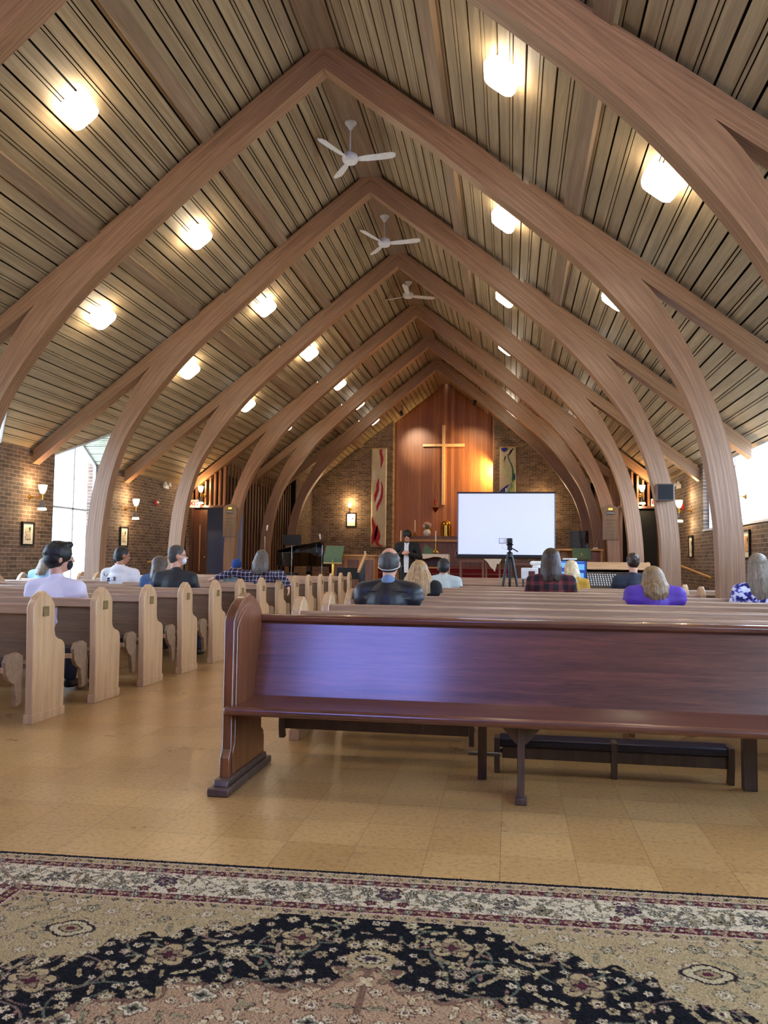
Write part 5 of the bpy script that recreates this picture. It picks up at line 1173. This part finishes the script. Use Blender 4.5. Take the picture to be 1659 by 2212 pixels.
o = thing('pulpit', 'pale wooden pulpit desk with open shelf on the right of the platform', 'pulpit', (1.72, 20.6, F1))
M().box(-.55, .62, 0, .6, 1.12, 1.17).build('top', MT['honey'], o, 35, .006); M().box(-.53, -.47, .02, .58, 0, 1.12).build('side_panel', MT['honey_v'], o, 35, .004); M().box(.54, .60, .02, .58, 0, 1.12).build('side_panel', MT['honey_v'], o, 35, .004); M().box(-.5, .58, .3, .34, 0, 1.12).build('back_panel', MT['honey_v'], o); M().box(.22, .56, .04, .3, .6, 1.1).build('cupboard', MT['pinkwood'], o, 35, .003)
t_ = M().prism([(-.03,.9),(-.03,1.185),(.45,1.185),(.45,1.178),(-.02,1.175),(-.02,.9)], 'x', -.24, .22).build('pulpit_cloth', MT['green'], None, loc=(1.80, 20.6, F1)); t_.location.z = F1; tag(t_, 'olive green cloth hanging over the front of the pulpit', 'pulpit cloth')
for q in ([(-.01,.97),(-.01,1.08)], [(-.045,1.0),(-.01,1.08),(.03,1.0)]): M().tube([(a,-.034,b2) for a, b2 in q], .006, 6).build('embroidery', MT['gold'], t_)
o = thing('floor_monitor', 'large square black display behind the pulpit', 'display', (1.80, 21.45, F1)); M().box(-.24,.24,0,.12,1.20,1.66).build('screen', MT['gloss_black'], o, 35, .006); M().box(-.03,.03,.03,.09,0,1.22).build('stand', MT['black'], o); M().box(-.2,.2,-.1,.2,0,.03).build('base', MT['black'], o)
t_ = thing('desk_microphone', 'white gooseneck microphone base on the pulpit top', 'microphone', (2.16, 20.85, F1+1.17)); M().box(-.06,.06,-.05,.05,0,.035).build('base', MT['white'], t_, 35, .006); M().tube([(.02,0,.03),(.05,0,.2),(.13,0,.42)], .005, 6).build('gooseneck', MT['steel'], t_)
# brass flower stand under the screen
o = thing('flower_stand', 'green leafy plant in a brass tray below the projection screen', 'plant', (-.02, 18.75, F1)); M().box(-.2,.2,-.1,.1,.30,.36).build('tray', MT['brass'], o, 35, .004)
for x in (-.17,.17): M().tube([(x,0,0),(x,0,.3)], .012).build('leg', MT['brass'], o)
lv = M()
for k in range(40): a, e_ = rr.uniform(0,2*PI), rr.uniform(.2,1.4); q = V(rr.uniform(-.15,.15),0,.36); d_ = V(math.cos(a)*.12*math.cos(e_), math.sin(a)*.08*math.cos(e_), .1*math.sin(e_)); lv.cap(q, .004, q+d_, .016, 6, 2)
lv.build('leaves', MT['leafg'], o)
# grand piano
o = thing('grand_piano', 'black grand piano with a slightly raised lid, left of the platform', 'piano', (-5.2, 19.9, F1))
PO = [(-.70,-.05),(-.62,-.55),(-.40,-.72),(-.15,-.70),(.02,-.50),(.14,-.2),(.36,.02),(.72,.10),(.72,.62),(-.70,.62)]
M().prism(PO, 'z', .64, .99).build('case', MT['gloss_black'], o, 35, .012)
M().prism([(x*1.0, y) for x, y in PO], 'z', 0, .025).build('lid', MT['gloss_black'], o, 35, .006).location = (0,0,1.0)
M().prism([(-.62,.99),(.36,.99),(.40,1.24),(.30,1.25)], 'y', .30, .33).build('shade_wedge', MT['gloss_black'], o)  # black wedge stands in for the dark inside under the raised lid
ld_ = [c for c in kids(o) if c.name.startswith('lid')][0]; ld_.rotation_euler = (0, -.26, 0); ld_.location = (-.0, 0, 1.16)
for x, y in ((-.55,-.35),(-.5,.5),(.6,.45)): M().lathe([(.05,0),(.055,.04),(.04,.08),(.065,.5),(.075,.64)], (x,y,0), 14).build('leg', MT['gloss_black'], o)
M().box(-.06,.06,.35,.5,.12,.64).build('pedal_lyre', MT['gloss_black'], o, 35, .004); M().tube([(.30,-.0,1.0),(.28,.0,1.22)], .01).build('lid_prop', MT['gloss_black'], o)
o = thing('piano_bench', 'low black piano bench beside the grand piano', 'bench', (-5.45, 18.75, F1)); M().box(-.4,.3,0,.3,.42,.49).build('seat', MT['black'], o, 35, .012)
for x in (-.37,.24):
    for y in (.02,.25): M().box(x,x+.04,y,y+.04,0,.42).build('leg', MT['black'], o)
def mstand(loc, hz, w_, label, rz=0):
    o = thing('music_stand', label, 'music stand', loc, rz, 'black music stands'); M().prism([(-.03,hz-.12),(.02,hz+.12),(.005,hz+.125),(-.045,hz-.12)], 'x', -w_/2, w_/2).build('desk', MT['blackm'], o, 35, .003); M().box(-w_/2,w_/2,-.08,-.03,hz-.13,hz-.12).build('ledge', MT['blackm'], o)
    M().tube([(0,0,.3),(0,0,hz-.02)], .010).build('pole', MT['chrome'], o)
    for k in range(3): a = k*2*PI/3-PI/2; M().tube([(0,0,.32),(.25*math.cos(a),.25*math.sin(a),.012)], .008).build('leg', MT['black'], o)
mstand((-5.2, 18.6, F1), 1.28, .46, 'tall black music stand with a chrome pole in front of the grand piano'); mstand((-3.60, 17.70, .21), .72, .56, 'low wide black music stand in front of the communion desk')
def mic(loc, h, lean, label, mt='white'):
    o = thing('microphone_stand', label, 'microphone stand', loc, 0, 'thin microphone stands near the piano'); M().lathe([(.001,0),(.12,0),(.12,.02),(.001,.03)], (0,0,0), 18).build('base', MT['black'], o); M().tube([(0,0,.02),(0,0,h-.15)], .008).build('pole', MT['chrome'], o); M().tube([(0,0,h-.15),(lean,0,h)], .006).build('boom', MT['black'], o); M().cap((lean,0,h), .015, (lean*1.3,0,h+.1), .022).build('microphone', MT[mt], o)
mic((-5.78, 18.3, F1), 1.50, .04, 'thin microphone stand at the far left of the platform'); mic((-4.52, 18.9, F1), 1.32, -.05, 'microphone stand between the piano and the brass lectern')
# stair handrail by the steps
o = thing('stair_rail', 'honey wood handrail on thin black balusters beside the platform steps', 'handrail', (-3.25, 17.3, 0))
M().prism([(-.28,.96),(.55,1.34),(.55,1.39),(-.28,1.01)], 'x', -.03, .03).build('handrail', MT['honey'], o, 35, .006)
for k in range(7): y = -.2+k*.11; M().tube([(0,y,.0 if y < .2 else .21),(0,y,.98+ (y+.2)*.45)], .011, 8).build('baluster', MT['black'], o)
# cups / papers
t_ = M().lathe([(.02,0),(.028,.09),(.026,.09),(.018,.005)], (0,0,0), 14).build('paper_cup', MT['white'], None, loc=(-3.5, 19.15, F1+.946)); tag(t_, 'small white cup on the communion desk', 'cup')
# hoodie writing
ho = [x for x in bpy.data.objects if x.get('label', '').startswith('man in a white hoodie')][0]
INK = plain('hoodie_ink', (28,44,88), .8)
for ch, x, z, s_ in (('g', -.09, .92, .085), ('2', .0, .915, .075)): text('back_print', ch, s_, (x, -.045, z), INK, ho, .012)
M().tube([(-.16,-.05,1.00),(-.15,-.05,.96),(-.12,-.05,.95),(-.10,-.05,.98)], .005, 6).build('back_print', INK, ho)
